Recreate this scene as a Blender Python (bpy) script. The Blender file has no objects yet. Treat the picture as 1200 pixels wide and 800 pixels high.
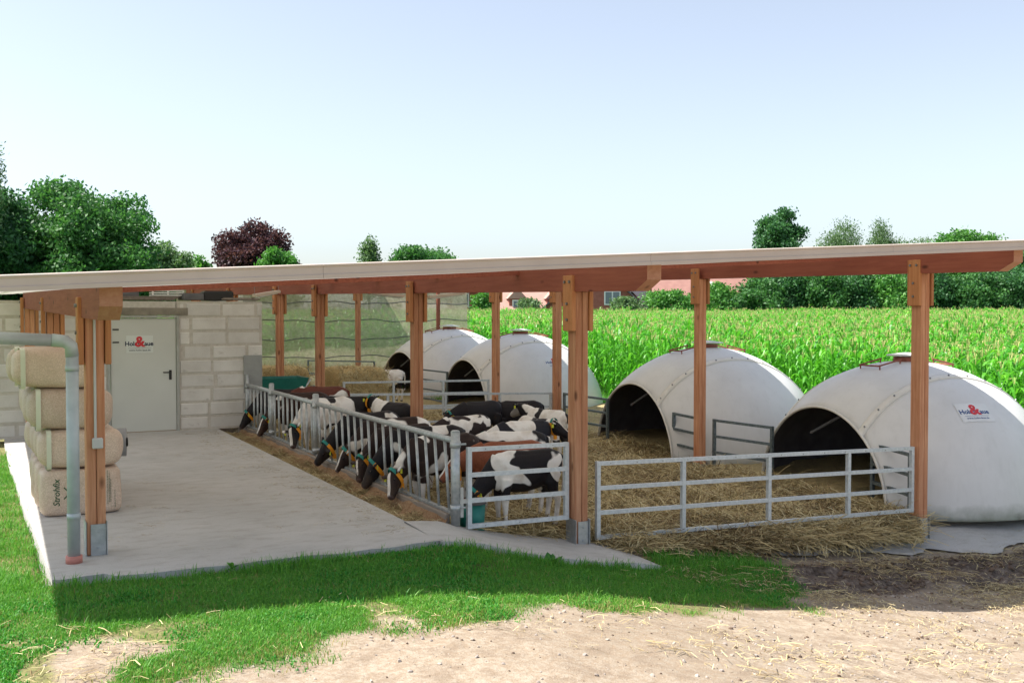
import bpy, bmesh, math, random
import numpy as np
from mathutils import Vector, Matrix, Euler, Quaternion
from mathutils.bvhtree import BVHTree

random.seed(7)
RNG = np.random.default_rng(11)
scene = bpy.context.scene
COL = scene.collection
R = math.radians

# ------------------------------------------------------------------ camera, sky, sun, exposure
CAM_H = 2.04
YAW = R(27.1)
PITCH = math.atan(31 / 1200.0)
cam_d = bpy.data.cameras.new('camera')
cam_d.sensor_width = 36.0
cam_d.lens = 36.0
cam_d.clip_start = 0.1
cam_d.clip_end = 2000
cam = bpy.data.objects.new('camera', cam_d)
COL.objects.link(cam)
cam.location = (0, 0, CAM_H)
cam.rotation_euler = (R(90) - PITCH, 0, -YAW)
scene.camera = cam

TO_SUN = Vector((-0.61, 0.27, 1.0)).normalized()
SUN_EL = math.asin(TO_SUN.z)
SUN_AZ = math.atan2(TO_SUN.x, TO_SUN.y)
world = bpy.data.worlds.new('World')
scene.world = world
world.use_nodes = True
wn = world.node_tree
for n in list(wn.nodes):
    wn.nodes.remove(n)
w_out = wn.nodes.new('ShaderNodeOutputWorld')
w_bg = wn.nodes.new('ShaderNodeBackground')
w_sky = wn.nodes.new('ShaderNodeTexSky')
w_sky.sky_type = 'NISHITA'
w_sky.sun_disc = False
w_sky.sun_elevation = SUN_EL
w_sky.sun_rotation = SUN_AZ
w_sky.altitude = 30
w_sky.air_density = 1.0
w_sky.dust_density = 1.5
w_sky.ozone_density = 3.0
w_bg.inputs['Strength'].default_value = 0.068
w_hsv = wn.nodes.new('ShaderNodeHueSaturation')          # hazy summer air: the whole dome a little less blue
w_hsv.inputs['Saturation'].default_value = 0.58
wn.links.new(w_sky.outputs[0], w_hsv.inputs['Color'])
wn.links.new(w_hsv.outputs[0], w_bg.inputs[0])
wn.links.new(w_bg.outputs[0], w_out.inputs[0])

sun_d = bpy.data.lights.new('sun', 'SUN')
sun_d.energy = 3.1
sun_d.angle = R(0.53)
sun_d.color = (1.0, 0.95, 0.88)
sun = bpy.data.objects.new('sun', sun_d)
COL.objects.link(sun)
sun.rotation_euler = TO_SUN.to_track_quat('Z', 'Y').to_euler()
sun.location = (-20, 10, 30)

scene.view_settings.view_transform = 'Standard'
scene.view_settings.look = 'None'
scene.view_settings.gamma = 1.0
scene.view_settings.exposure = 1.75
scene.view_settings.use_curve_mapping = False
scene.cycles.max_bounces = 10
scene.cycles.diffuse_bounces = 7
scene.cycles.transparent_max_bounces = 16


# ------------------------------------------------------------------ node helpers
class NT:
    """thin wrapper that makes node wiring short"""
    def __init__(self, m):
        self.m = m
        self.t = m.node_tree
        for n in list(self.t.nodes):
            self.t.nodes.remove(n)
        self.out = self.t.nodes.new('ShaderNodeOutputMaterial')

    def n(self, kind, **kw):
        x = self.t.nodes.new('ShaderNode' + kind)
        for k, v in kw.items():
            setattr(x, k, v)
        return x

    def l(self, a, b):
        self.t.links.new(a, b)

    def coord(self, kind='Position', scale=(1, 1, 1), offset=(0, 0, 0)):
        if kind == 'Position':
            src = self.n('NewGeometry').outputs['Position']
        else:
            src = self.n('TexCoord').outputs[kind]
        mp = self.n('Mapping')
        mp.inputs['Scale'].default_value = scale
        mp.inputs['Location'].default_value = offset
        self.l(src, mp.inputs['Vector'])
        return mp.outputs[0]

    def noise(self, vec, scale, detail=4, rough=0.55, dist=0.0):
        x = self.n('TexNoise')
        x.inputs['Scale'].default_value = scale
        x.inputs['Detail'].default_value = detail
        x.inputs['Roughness'].default_value = rough
        x.inputs['Distortion'].default_value = dist
        if vec is not None:
            self.l(vec, x.inputs['Vector'])
        return x.outputs['Fac']

    def ramp(self, fac, stops, interp='LINEAR'):
        x = self.n('ValToRGB')
        x.color_ramp.interpolation = interp
        els = x.color_ramp.elements
        while len(els) < len(stops):
            els.new(0.5)
        for e, (p, c) in zip(els, stops):
            e.position = p
            if not hasattr(c, '__len__'):
                c = (c, c, c)
            e.color = (c[0], c[1], c[2], 1)
        self.l(fac, x.inputs[0])
        return x.outputs[0]

    def mix(self, fac, a, b, mode='MIX'):
        x = self.n('MixRGB', blend_type=mode)
        for i, v in ((0, fac), (1, a), (2, b)):
            if hasattr(v, 'is_output'):
                self.l(v, x.inputs[i])
            elif hasattr(v, '__len__'):
                x.inputs[i].default_value = (v[0], v[1], v[2], 1)
            else:
                x.inputs[i].default_value = v if i == 0 else (v, v, v, 1)
        return x.outputs[0]

    def math(self, op, a, b=0.5, clamp=False):
        x = self.n('Math', operation=op, use_clamp=clamp)
        for i, v in ((0, a), (1, b)):
            if hasattr(v, 'is_output'):
                self.l(v, x.inputs[i])
            else:
                x.inputs[i].default_value = v
        return x.outputs[0]

    def attr(self, name, out='Fac'):
        x = self.n('Attribute', attribute_name=name)
        return x.outputs[out]

    def rand(self):
        return self.n('ObjectInfo').outputs['Random']

    def bump(self, h, strength=0.3, dist=0.02):
        x = self.n('Bump')
        x.inputs['Strength'].default_value = strength
        x.inputs['Distance'].default_value = dist
        self.l(h, x.inputs['Height'])
        return x.outputs[0]

    def bsdf(self, col, rough=0.7, metal=0.0, normal=None, spec=0.4, coat=0.0):
        b = self.n('BsdfPrincipled')
        for k, v in (('Base Color', col), ('Roughness', rough), ('Metallic', metal)):
            if hasattr(v, 'is_output'):
                self.l(v, b.inputs[k])
            elif hasattr(v, '__len__'):
                b.inputs[k].default_value = (v[0], v[1], v[2], 1)
            else:
                b.inputs[k].default_value = v
        b.inputs['Specular IOR Level'].default_value = spec
        b.inputs['Coat Weight'].default_value = coat
        if normal is not None:
            self.l(normal, b.inputs['Normal'])
        self.l(b.outputs[0], self.out.inputs[0])
        return b


def new_mat(name):
    m = bpy.data.materials.new(name)
    m.use_nodes = True
    return m, NT(m)


def simple(name, c1, c2=None, rough=0.7, metal=0.0, scale=8, stretch=(1, 1, 1), bump=0.2, bdist=0.01,
           spec=0.4, rnd=0.0, coords='Position', detail=5):
    m, t = new_mat(name)
    v = t.coord(coords, stretch)
    f = t.noise(v, scale, detail)
    if c2 is None:
        c2 = tuple(x * 0.75 for x in c1)
    col = t.ramp(f, [(0.3, c2), (0.7, c1)])
    if rnd:
        k = t.math('MULTIPLY_ADD', t.rand(), rnd)
        k.node.inputs[2].default_value = 1 - rnd / 2
        col = t.mix(1.0, col, k, 'MULTIPLY')
    t.bsdf(col, rough, metal, t.bump(t.noise(v, scale * 4, 4), bump, bdist), spec)
    return m


def wood(name, light, dark, axis, rnd=0.4):
    m, t = new_mat(name)
    sc = [9, 9, 9]
    sc[axis] = 0.5
    v = t.coord('Position', tuple(sc))
    g = t.noise(v, 3.0, 6, 0.6, 0.6)
    col = t.ramp(g, [(0.25, dark), (0.5, [0.5 * (a + b) for a, b in zip(light, dark)]), (0.72, light)])
    big = t.noise(t.coord('Position', (1.1, 1.1, 1.1)), 1.5, 3)
    col = t.mix(t.ramp(big, [(0.35, 0.0), (0.7, 0.45)]), col, dark)
    ks = [5, 5, 5]
    ks[axis] = 2.2
    vo = t.n('TexVoronoi')
    vo.inputs['Scale'].default_value = 1.0
    t.l(t.coord('Position', tuple(ks)), vo.inputs['Vector'])
    knot = t.ramp(vo.outputs['Distance'], [(0.06, 0.85), (0.16, 0.0)])
    col = t.mix(knot, col, [c * 0.3 for c in dark])
    k = t.math('MULTIPLY_ADD', t.rand(), rnd)
    k.node.inputs[2].default_value = 1 - rnd / 2
    col = t.mix(1.0, col, k, 'MULTIPLY')
    t.bsdf(col, 0.75, 0, t.bump(g, 0.35, 0.006), 0.3)
    return m


def leaf_mat(name, c1, c2, trans=0.35, rough=0.5):
    """foliage: per-clump tint from an attribute called tint"""
    m, t = new_mat(name)
    tint = t.attr('tint')
    col = t.ramp(tint, [(0.0, c2), (1.0, c1)])
    b = t.bsdf(col, rough, 0, None, 0.3)
    tr = t.n('BsdfTranslucent')
    t.l(t.mix(0.5, col, t.mix(1.0, col, (1.3, 1.5, 0.5), 'MULTIPLY')), tr.inputs[0])
    mx = t.n('MixShader')
    mx.inputs[0].default_value = trans
    t.l(b.outputs[0], mx.inputs[1])
    t.l(tr.outputs[0], mx.inputs[2])
    t.l(mx.outputs[0], t.out.inputs[0])
    return m


def flat(name, c, rough=0.6, metal=0.0, spec=0.4):
    m, t = new_mat(name)
    t.bsdf(c, rough, metal, None, spec)
    return m


# ------------------------------------------------------------------ mesh helpers
class MB:
    def __init__(self):
        self.v = []
        self.f = []
        self.mi = []
        self.k = 0

    def add(self, vs, fs):
        o = len(self.v)
        self.v += [tuple(x) for x in vs]
        self.f += [tuple(i + o for i in f) for f in fs]
        self.mi += [self.k] * len(fs)
        return self

    def box(self, c, s, rot=None, taper=None):
        hx, hy, hz = s[0] / 2, s[1] / 2, s[2] / 2
        vs = [Vector((x * hx, y * hy, z * hz)) for z in (-1, 1) for y in (-1, 1) for x in (-1, 1)]
        if rot is not None:
            q = Euler(rot).to_matrix()
            vs = [q @ v for v in vs]
        vs = [v + Vector(c) for v in vs]
        fs = [(0, 2, 3, 1), (4, 5, 7, 6), (0, 1, 5, 4), (2, 6, 7, 3), (0, 4, 6, 2), (1, 3, 7, 5)]
        return self.add(vs, fs)

    def bevbox(self, c, s, b=0.01, rot=None):
        """box with chamfered edges"""
        h = [x / 2 for x in s]
        b = min(b, min(h) * 0.9)
        bm = bmesh.new()
        bmesh.ops.create_cube(bm, size=1.0)
        for v in bm.verts:
            v.co = Vector((v.co.x * s[0], v.co.y * s[1], v.co.z * s[2]))
        bmesh.ops.bevel(bm, geom=list(bm.edges), offset=b, segments=1, affect='EDGES')
        q = Euler(rot).to_matrix() if rot is not None else Matrix.Identity(3)
        bm.verts.ensure_lookup_table()
        bm.verts.index_update()
        vs = [q @ v.co + Vector(c) for v in bm.verts]
        fs = [[v.index for v in f.verts] for f in bm.faces]
        bm.free()
        return self.add(vs, fs)

    def tube(self, pts, rad, n=8, cap=True):
        pts = [Vector(p) for p in pts]
        rad = rad if hasattr(rad, '__len__') else [rad] * len(pts)
        rings = []
        d0 = (pts[1] - pts[0]).normalized()
        a = d0.orthogonal().normalized()
        vs = []
        for i, p in enumerate(pts):
            if i == 0:
                d = pts[1] - pts[0]
            elif i == len(pts) - 1:
                d = pts[-1] - pts[-2]
            else:
                d = (pts[i + 1] - pts[i]).normalized() + (pts[i] - pts[i - 1]).normalized()
            d.normalize()
            a = (a - d * a.dot(d)).normalized()
            b = d.cross(a)
            for k in range(n):
                t = 2 * math.pi * k / n
                vs.append(p + (a * math.cos(t) + b * math.sin(t)) * rad[i])
        fs = []
        for i in range(len(pts) - 1):
            for k in range(n):
                k2 = (k + 1) % n
                fs.append((i * n + k, i * n + k2, (i + 1) * n + k2, (i + 1) * n + k))
        if cap:
            fs.append(tuple(range(n - 1, -1, -1)))
            m = (len(pts) - 1) * n
            fs.append(tuple(m + k for k in range(n)))
        return self.add(vs, fs)

    def bar(self, p0, p1, w, h=None):
        """square section bar between two points"""
        h = h or w
        p0, p1 = Vector(p0), Vector(p1)
        d = (p1 - p0).normalized()
        up = Vector((0, 0, 1)) if abs(d.z) < 0.9 else Vector((1, 0, 0))
        a = d.cross(up).normalized()
        b = a.cross(d)
        vs = []
        for p in (p0, p1):
            for sa, sb in ((-1, -1), (1, -1), (1, 1), (-1, 1)):
                vs.append(p + a * sa * w / 2 + b * sb * h / 2)
        fs = [(3, 2, 1, 0), (4, 5, 6, 7)] + [(i, (i + 1) % 4, 4 + (i + 1) % 4, 4 + i) for i in range(4)]
        return self.add(vs, fs)

    def loft(self, sections, n=14):
        """closed loft; section = (centre, axis_a half vec, axis_b half vec)"""
        vs = []
        for c, a, b in sections:
            c, a, b = Vector(c), Vector(a), Vector(b)
            for k in range(n):
                t = 2 * math.pi * k / n
                vs.append(c + a * math.cos(t) + b * math.sin(t))
        fs = []
        m = len(sections)
        for i in range(m - 1):
            for k in range(n):
                k2 = (k + 1) % n
                fs.append((i * n + k, i * n + k2, (i + 1) * n + k2, (i + 1) * n + k))
        fs.append(tuple(range(n - 1, -1, -1)))
        fs.append(tuple((m - 1) * n + k for k in range(n)))
        return self.add(vs, fs)

    def grid(self, P):
        """P: rows x cols array of points"""
        P = np.asarray(P)
        r, c = P.shape[:2]
        vs = P.reshape(-1, 3).tolist()
        fs = [(i * c + j, i * c + j + 1, (i + 1) * c + j + 1, (i + 1) * c + j) for i in range(r - 1) for j in range(c - 1)]
        return self.add(vs, fs)

    def disc(self, c, r, n=16, axis='z'):
        vs = []
        for k in range(n):
            t = 2 * math.pi * k / n
            a, b = r * math.cos(t), r * math.sin(t)
            vs.append((c[0] + a, c[1] + b, c[2]) if axis == 'z' else (c[0] + a, c[1], c[2] + b))
        return self.add(vs, [tuple(range(n))])

    def mesh(self, name, mats, smooth=False):
        me = bpy.data.meshes.new(name)
        me.from_pydata(self.v, [], self.f)
        for m in (mats if isinstance(mats, (list, tuple)) else [mats]):
            me.materials.append(m)
        if any(self.mi):
            me.polygons.foreach_set('material_index', self.mi)
        if smooth:
            me.polygons.foreach_set('use_smooth', [True] * len(me.polygons))
        me.update()
        return me

    def build(self, name, mats, parent=None, smooth=False, world=True):
        """verts in world space; when parented they are shifted into the parent's (unrotated) frame"""
        if parent is not None and world:
            off = world_loc(parent)
            self.v = [(a - off[0], b - off[1], c - off[2]) for a, b, c in self.v]
        o = bpy.data.objects.new(name, self.mesh(name, mats, smooth))
        COL.objects.link(o)
        if parent is not None:
            o.parent = parent
        return o


def world_loc(o):
    v = Vector((0, 0, 0))
    while o is not None:
        v += o.location
        o = o.parent
    return v


def tag(o, label=None, cat=None, group=None, kind=None):
    if label:
        o['label'] = label
    if cat:
        o['category'] = cat
    if group:
        o['group'] = group
    if kind:
        o['kind'] = kind
    return o


def thing(name, label, cat, loc=(0, 0, 0), rotz=0, group=None):
    o = bpy.data.objects.new(name, None)
    COL.objects.link(o)
    o.location = loc
    o.rotation_euler = (0, 0, rotz)
    o.empty_display_size = 0.2
    return tag(o, label, cat, group)


def inst(name, me, parent, loc, rot=(0, 0, 0), scale=(1, 1, 1)):
    o = bpy.data.objects.new(name, me)
    COL.objects.link(o)
    o.parent = parent
    o.location = loc
    o.rotation_euler = rot
    o.scale = scale
    return o


def text_mesh(s, size, mat, bold=0.0, align='CENTER', extrude=0.0, shear=0.0, spacing=1.0):
    cu = bpy.data.curves.new('lettering', 'FONT')
    cu.body = s
    cu.size = size
    cu.offset = bold
    cu.align_x = align
    cu.align_y = 'CENTER'
    cu.extrude = extrude
    cu.shear = shear
    cu.space_character = spacing
    cu.resolution_u = 3
    o = bpy.data.objects.new('lettering', cu)
    COL.objects.link(o)
    dg = bpy.context.evaluated_depsgraph_get()
    me = bpy.data.meshes.new_from_object(o.evaluated_get(dg))
    COL.objects.unlink(o)
    bpy.data.objects.remove(o)
    me.materials.clear()
    me.materials.append(mat)
    return me


def scatter(name, pts, rots, scl, vid, sources, kind='stuff', label=None, cat=None):
    """geometry-node instances of the source objects on the given points"""
    me = bpy.data.meshes.new(name)
    n = len(pts)
    me.vertices.add(n)
    me.vertices.foreach_set('co', np.asarray(pts, np.float32).ravel())
    a = me.attributes.new('rot', 'FLOAT_VECTOR', 'POINT')
    a.data.foreach_set('vector', np.asarray(rots, np.float32).ravel())
    a = me.attributes.new('scl', 'FLOAT', 'POINT')
    a.data.foreach_set('value', np.asarray(scl, np.float32))
    a = me.attributes.new('vid', 'INT', 'POINT')
    a.data.foreach_set('value', np.asarray(vid, np.int32))
    me.update()
    o = bpy.data.objects.new(name, me)
    COL.objects.link(o)
    ng = bpy.data.node_groups.new(name + '_nodes', 'GeometryNodeTree')
    ng.interface.new_socket('Geometry', in_out='INPUT', socket_type='NodeSocketGeometry')
    ng.interface.new_socket('Geometry', in_out='OUTPUT', socket_type='NodeSocketGeometry')
    N = ng.nodes
    gi, go = N.new('NodeGroupInput'), N.new('NodeGroupOutput')

    def named(nm, ty):
        x = N.new('GeometryNodeInputNamedAttribute')
        x.data_type = ty
        x.inputs['Name'].default_value = nm
        return x.outputs[0]
    rot, sc, vi = named('rot', 'FLOAT_VECTOR'), named('scl', 'FLOAT'), named('vid', 'INT')
    jn = N.new('GeometryNodeJoinGeometry')
    for k, src in enumerate(sources):
        oi = N.new('GeometryNodeObjectInfo')
        oi.inputs['Object'].default_value = src
        oi.inputs['As Instance'].default_value = True
        cmpn = N.new('FunctionNodeCompare')
        cmpn.data_type = 'INT'
        cmpn.operation = 'EQUAL'
        ins = [s for s in cmpn.inputs if s.type == 'INT']
        ng.links.new(vi, ins[0])
        ins[1].default_value = k
        ip = N.new('GeometryNodeInstanceOnPoints')
        ng.links.new(gi.outputs[0], ip.inputs['Points'])
        ng.links.new(cmpn.outputs[0], ip.inputs['Selection'])
        ng.links.new(oi.outputs['Geometry'], ip.inputs['Instance'])
        ng.links.new(rot, ip.inputs['Rotation'])
        ng.links.new(sc, ip.inputs['Scale'])
        ng.links.new(ip.outputs[0], jn.inputs[0])
    ng.links.new(jn.outputs[0], go.inputs[0])
    md = o.modifiers.new('scatter', 'NODES')
    md.node_group = ng
    return tag(o, label, cat, None, kind)


def raw_mesh(name, V, F, mat, tint=None):
    me = bpy.data.meshes.new(name)
    me.from_pydata(np.asarray(V).tolist(), [], F)
    me.materials.append(mat)
    if tint is not None:
        a = me.attributes.new('tint', 'FLOAT', 'POINT')
        a.data.foreach_set('value', np.asarray(tint, np.float32))
    me.update()
    return me


def quads_mesh(name, Q, mat, tint=None, smooth=False):
    """Q: N x 4 x 3 quads, fast path"""
    Q = np.asarray(Q, np.float32)
    n = len(Q)
    me = bpy.data.meshes.new(name)
    me.vertices.add(n * 4)
    me.vertices.foreach_set('co', Q.reshape(-1))
    me.loops.add(n * 4)
    me.loops.foreach_set('vertex_index', np.arange(n * 4, dtype=np.int32))
    me.polygons.add(n)
    me.polygons.foreach_set('loop_start', np.arange(0, n * 4, 4, dtype=np.int32))
    me.materials.append(mat)
    if tint is not None:
        a = me.attributes.new('tint', 'FLOAT', 'POINT')
        a.data.foreach_set('value', np.repeat(np.asarray(tint, np.float32), 4))
    me.update(calc_edges=True)
    me.validate()
    return me


# ------------------------------------------------------------------ smooth noise for terrain (numpy)
_perm = RNG.random((256, 256)).astype(np.float32)


def vnoise(x, y, s):
    x = np.asarray(x, float) * s + 1000
    y = np.asarray(y, float) * s + 1000
    xi, yi = np.floor(x).astype(int), np.floor(y).astype(int)
    fx, fy = x - xi, y - yi
    fx, fy = fx * fx * (3 - 2 * fx), fy * fy * (3 - 2 * fy)
    p = lambda a, b: _perm[a % 256, b % 256]
    return (p(xi, yi) * (1 - fx) + p(xi + 1, yi) * fx) * (1 - fy) + (p(xi, yi + 1) * (1 - fx) + p(xi + 1, yi + 1) * fx) * fy


def fbm(x, y, s, o=4):
    r, a, t = 0, 1.0, 0
    for i in range(o):
        r = r + a * vnoise(x + 13.7 * i, y - 7.1 * i, s * 2 ** i)
        t += a
        a *= 0.5
    return r / t


def sstep(a, b, x):
    t = np.clip((np.asarray(x, float) - a) / (b - a), 0, 1)
    return t * t * (3 - 2 * t)


def ground_base(x, y):
    x, y = np.asarray(x, float), np.asarray(y, float)
    front = np.interp(x, [-30, 0, 2, 3.1, 4.3, 6, 8.5, 11, 20, 200], [.15, .0, -.05, -.11, -.25, -.55, -.86, -1.04, -1.3, -1.3])
    back = np.interp(x, [-30, 0, 3.5, 4.2, 5.7, 8.4, 10.9, 12.7, 20, 200], [.1, -.06, -.14, -.28, -.43, -.67, -.87, -.88, -.9, -.9])
    k = sstep(8.0, 9.3, y)
    g = front * (1 - k) + back * k + 0.02 * np.clip(y - 9.4, 0, 16) * sstep(6, 11, x)
    top = np.interp(x, [0, 3.62, 4, 4.3, 4.75, 5.3, 5.75], [0, 0, -.045, -.15, -.27, -.45, -.6])
    k2 = sstep(7.6, 8.4, y) * sstep(5.6, 5.0, x) * sstep(12, 9.5, y)
    g = g * (1 - k2) + np.maximum(g, top - 0.055) * k2
    d = x * math.sin(YAW) + y * math.cos(YAW)
    g = g + 0.0147 * np.clip(d - 22, 0, 75)
    return g


def grass_edge(x):
    """nearest Y at which the grass strip begins"""
    return np.interp(x, [-3, 0.2, 1.2, 2.2, 3.1, 4.3, 6.2, 7.0], [5.1, 5.75, 6.08, 6.3, 6.5, 6.72, 6.95, 7.15])


def zones(x, y):
    """grass weight, mud weight (both 0..1)"""
    n1 = fbm(x, y, 1.3, 4) - 0.5
    n2 = fbm(x + 31, y + 17, 0.9, 4) - 0.5
    e = grass_edge(x) + n1 * 1.1
    g = sstep(-0.30, 0.30, y - e) * (1 - sstep(6.6, 7.3, x + n2 * 1.6 - 0.55 * (y - 7.6)))
    g = g * (1 - 0.9 * sstep(0.60, 0.68, fbm(x + 5, y, 1.1, 3)) * sstep(7.4, 6.6, y) * sstep(2.4, 0.8, x))
    mud = sstep(5.6, 6.8, x + n2 * 1.2) * sstep(7.2, 7.8, y + n1 * 0.6) * sstep(8.9, 8.5, y + n2 * 0.4)
    return np.clip(g, 0, 1), np.clip(mud, 0, 1)


def ground_z(x, y):
    x, y = np.asarray(x, float), np.asarray(y, float)
    g = ground_base(x, y)
    gr, mud = zones(x, y)
    near = sstep(16, 9.5, y) * sstep(-6, -2, x) * sstep(20, 14, x)
    rut = sstep(7.55, 7.85, y + 0.25 * (fbm(x, y * 0.3, 0.5, 2) - .5)) * sstep(8.55, 8.2, y) * sstep(5.8, 7.5, x)
    g = g + near * ((fbm(x, y, 0.7, 3) - 0.5) * 0.05 + (fbm(x, y, 5, 3) - 0.5) * (0.018 + 0.05 * mud)
                    + 0.26 * rut * np.abs(fbm(x * .45, y * 1.9, 2.4, 4) - .45) * 2 * (0.4 + fbm(x + 9, y, .8, 2)) - 0.05 * sstep(8.4, 8.9, y) * sstep(6.0, 7.0, x))
    inslab = sstep(8.42, 8.62, y) * sstep(0.28, 0.5, x) * sstep(6.2, 5.9, x)
    g = np.where(inslab > 0, np.minimum(g, g * (1 - inslab) + (-0.3 + np.minimum(0, g)) * inslab), g)
    return g


def straw_z(x, y):
    x, y = np.asarray(x, float), np.asarray(y, float)
    s = np.interp(x, [4.2, 5.6, 8, 10.7, 12.5, 16], [-.24, -.36, -.5, -.64, -.58, -.5]) + 0.022 * np.clip(y - 9.4, 0, 14)
    s = s + (fbm(x, y, 0.9, 3) - 0.5) * 0.14 + (fbm(x, y, 4.5, 2) - 0.5) * 0.06
    return s


# ------------------------------------------------------------------ materials
M = {}
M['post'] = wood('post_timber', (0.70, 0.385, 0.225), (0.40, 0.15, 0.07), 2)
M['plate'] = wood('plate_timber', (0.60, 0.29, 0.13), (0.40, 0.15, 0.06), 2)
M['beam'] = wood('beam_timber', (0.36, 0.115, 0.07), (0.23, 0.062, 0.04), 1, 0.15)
M['beam_end'] = wood('beam_end_timber', (0.55, 0.30, 0.19), (0.42, 0.19, 0.11), 1)
M['galv'] = simple('galvanised_steel', (0.50, 0.53, 0.55), (0.36, 0.39, 0.41), 0.42, 0.75, 18, bump=0.05)
M['gate_paint'] = simple('pale_galvanised_gate', (0.62, 0.66, 0.68), (0.45, 0.50, 0.53), 0.5, 0.35, 25, bump=0.08)
M['shaded_gate'] = simple('gate_shade_tone', (0.20, 0.24, 0.25), (0.10, 0.13, 0.14), 0.55, 0.4, 25, bump=0.08)  # darker copy of the gate steel: shade by the igloos put into the colour
M['fence_steel'] = simple('fence_steel', (0.52, 0.54, 0.54), (0.33, 0.36, 0.37), 0.45, 0.6, 20, bump=0.06)
M['zinc'] = simple('zinc_pipe', (0.50, 0.54, 0.56), (0.38, 0.42, 0.44), 0.55, 0.3, 6, bump=0.03)
M['bolt'] = flat('bolt_steel', (0.22, 0.23, 0.24), 0.45, 0.8)
M['fascia'] = simple('cream_roof_trim', (0.55, 0.455, 0.375), (0.49, 0.40, 0.325), 0.45, 0.0, 3, bump=0.03)
M['roof'] = simple('roof_sheet', (0.80, 0.79, 0.77), (0.74, 0.73, 0.71), 0.5, 0.0, 3, bump=0.03)
m_, t_ = new_mat('roof_sheet')
c_ = t_.ramp(t_.noise(t_.coord('Position'), 3, 4), [(0.3, (0.74, 0.71, 0.66)), (0.7, (0.80, 0.775, 0.72))])
b_ = t_.bsdf(c_, 0.5, 0, None, 0.3)
tl_ = t_.n('BsdfTranslucent')
t_.l(c_, tl_.inputs[0])
mx1 = t_.n('MixShader')
mx1.inputs[0].default_value = 0.23  # translucency added to the sheets to brighten the shade under the roof
t_.l(b_.outputs[0], mx1.inputs[1])
t_.l(tl_.outputs[0], mx1.inputs[2])
t_.l(mx1.outputs[0], t_.out.inputs[0])
M['roof'] = m_
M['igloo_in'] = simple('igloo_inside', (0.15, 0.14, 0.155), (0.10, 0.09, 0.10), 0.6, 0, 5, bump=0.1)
M['seam'] = simple('igloo_flange', (0.74, 0.71, 0.64), (0.66, 0.63, 0.57), 0.5, 0, 10, bump=0.05)
M['rust'] = simple('red_brown_ring', (0.30, 0.09, 0.06), (0.2, 0.06, 0.04), 0.6)
M['white_plastic'] = simple('white_plastic', (0.74, 0.74, 0.72), (0.66, 0.66, 0.64), 0.4, 0, 4, bump=0.02)
M['black'] = flat('black_plastic', (0.02, 0.02, 0.02), 0.5)
M['door'] = simple('door_paint', (0.60, 0.61, 0.57), (0.55, 0.56, 0.52), 0.5, 0, 1.2, bump=0.02)
M['frame'] = simple('door_frame_paint', (0.42, 0.43, 0.40), (0.33, 0.33, 0.30), 0.55, 0, 6)
M['lintel'] = simple('lintel_concrete', (0.30, 0.27, 0.22), (0.18, 0.16, 0.13), 0.9, 0, 5, bump=0.4)
M['mortar'] = simple('mortar', (0.60, 0.565, 0.51), (0.48, 0.445, 0.39), 0.95, 0, 14, bump=0.5)
M['red'] = flat('sign_red', (0.62, 0.04, 0.05), 0.5)
M['ink'] = flat('sign_ink', (0.02, 0.03, 0.06), 0.5)
M['blue_ink'] = flat('sign_blue_ink', (0.02, 0.07, 0.22), 0.5)
M['green_ink'] = flat('print_green', (0.03, 0.09, 0.04), 0.7)
M['sign'] = flat('sign_board', (0.66, 0.69, 0.66), 0.5)
M['green_plastic'] = simple('green_plastic', (0.02, 0.21, 0.17), (0.012, 0.15, 0.13), 0.45, 0, 6, bump=0.05)
M['strap_green'] = flat('collar_green', (0.015, 0.20, 0.17), 0.6)
M['strap_orange'] = flat('collar_orange', (0.85, 0.33, 0.02), 0.55)
M['tag_yellow'] = flat('ear_tag_yellow', (0.62, 0.66, 0.05), 0.5)
M['eye'] = flat('eye', (0.005, 0.005, 0.005), 0.15)
M['plank_grey'] = wood('weathered_plank', (0.30, 0.26, 0.22), (0.17, 0.14, 0.115), 1, 0.3)
M['board_dark'] = simple('grey_board', (0.16, 0.155, 0.16), (0.10, 0.10, 0.105), 0.8, 0, 4, (1, 1, 4), 0.3)
M['conduit'] = flat('conduit_grey', (0.52, 0.52, 0.50), 0.5)
M['pipe_collar'] = flat('red_pipe_collar', (0.50, 0.20, 0.16), 0.6)


def make_igloo_mat():
    m, t = new_mat('igloo_shell')
    v = t.coord('Object')
    f = t.noise(v, 1.3, 4)
    col = t.ramp(f, [(0.3, (0.62, 0.61, 0.585)), (0.7, (0.71, 0.70, 0.675))])
    st = t.noise(t.coord('Object', (4, 4, 0.5)), 2.5, 5)
    col = t.mix(t.math('MULTIPLY', t.ramp(st, [(0.52, 0), (0.8, 1)]), 0.20), col, (0.42, 0.41, 0.36))
    sep = t.n('SeparateXYZ')
    t.l(t.coord('Object'), sep.inputs[0])
    low = t.ramp(t.math('ADD', sep.outputs[2], t.math('MULTIPLY', t.noise(v, 6, 4), 0.22)), [(0.10, 1), (0.34, 0)])
    col = t.mix(t.math('MULTIPLY', low, 0.85), col, (0.16, 0.19, 0.13))
    sp = t.noise(v, 60, 2)
    col = t.mix(t.math('MULTIPLY', t.ramp(sp, [(0.70, 0), (0.78, 1)]), 0.35), col, (0.2, 0.2, 0.18))
    t.bsdf(col, 0.42, 0, t.bump(t.noise(v, 3, 3), 0.06, 0.02), 0.45)
    return m


M['igloo'] = make_igloo_mat()


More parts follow.
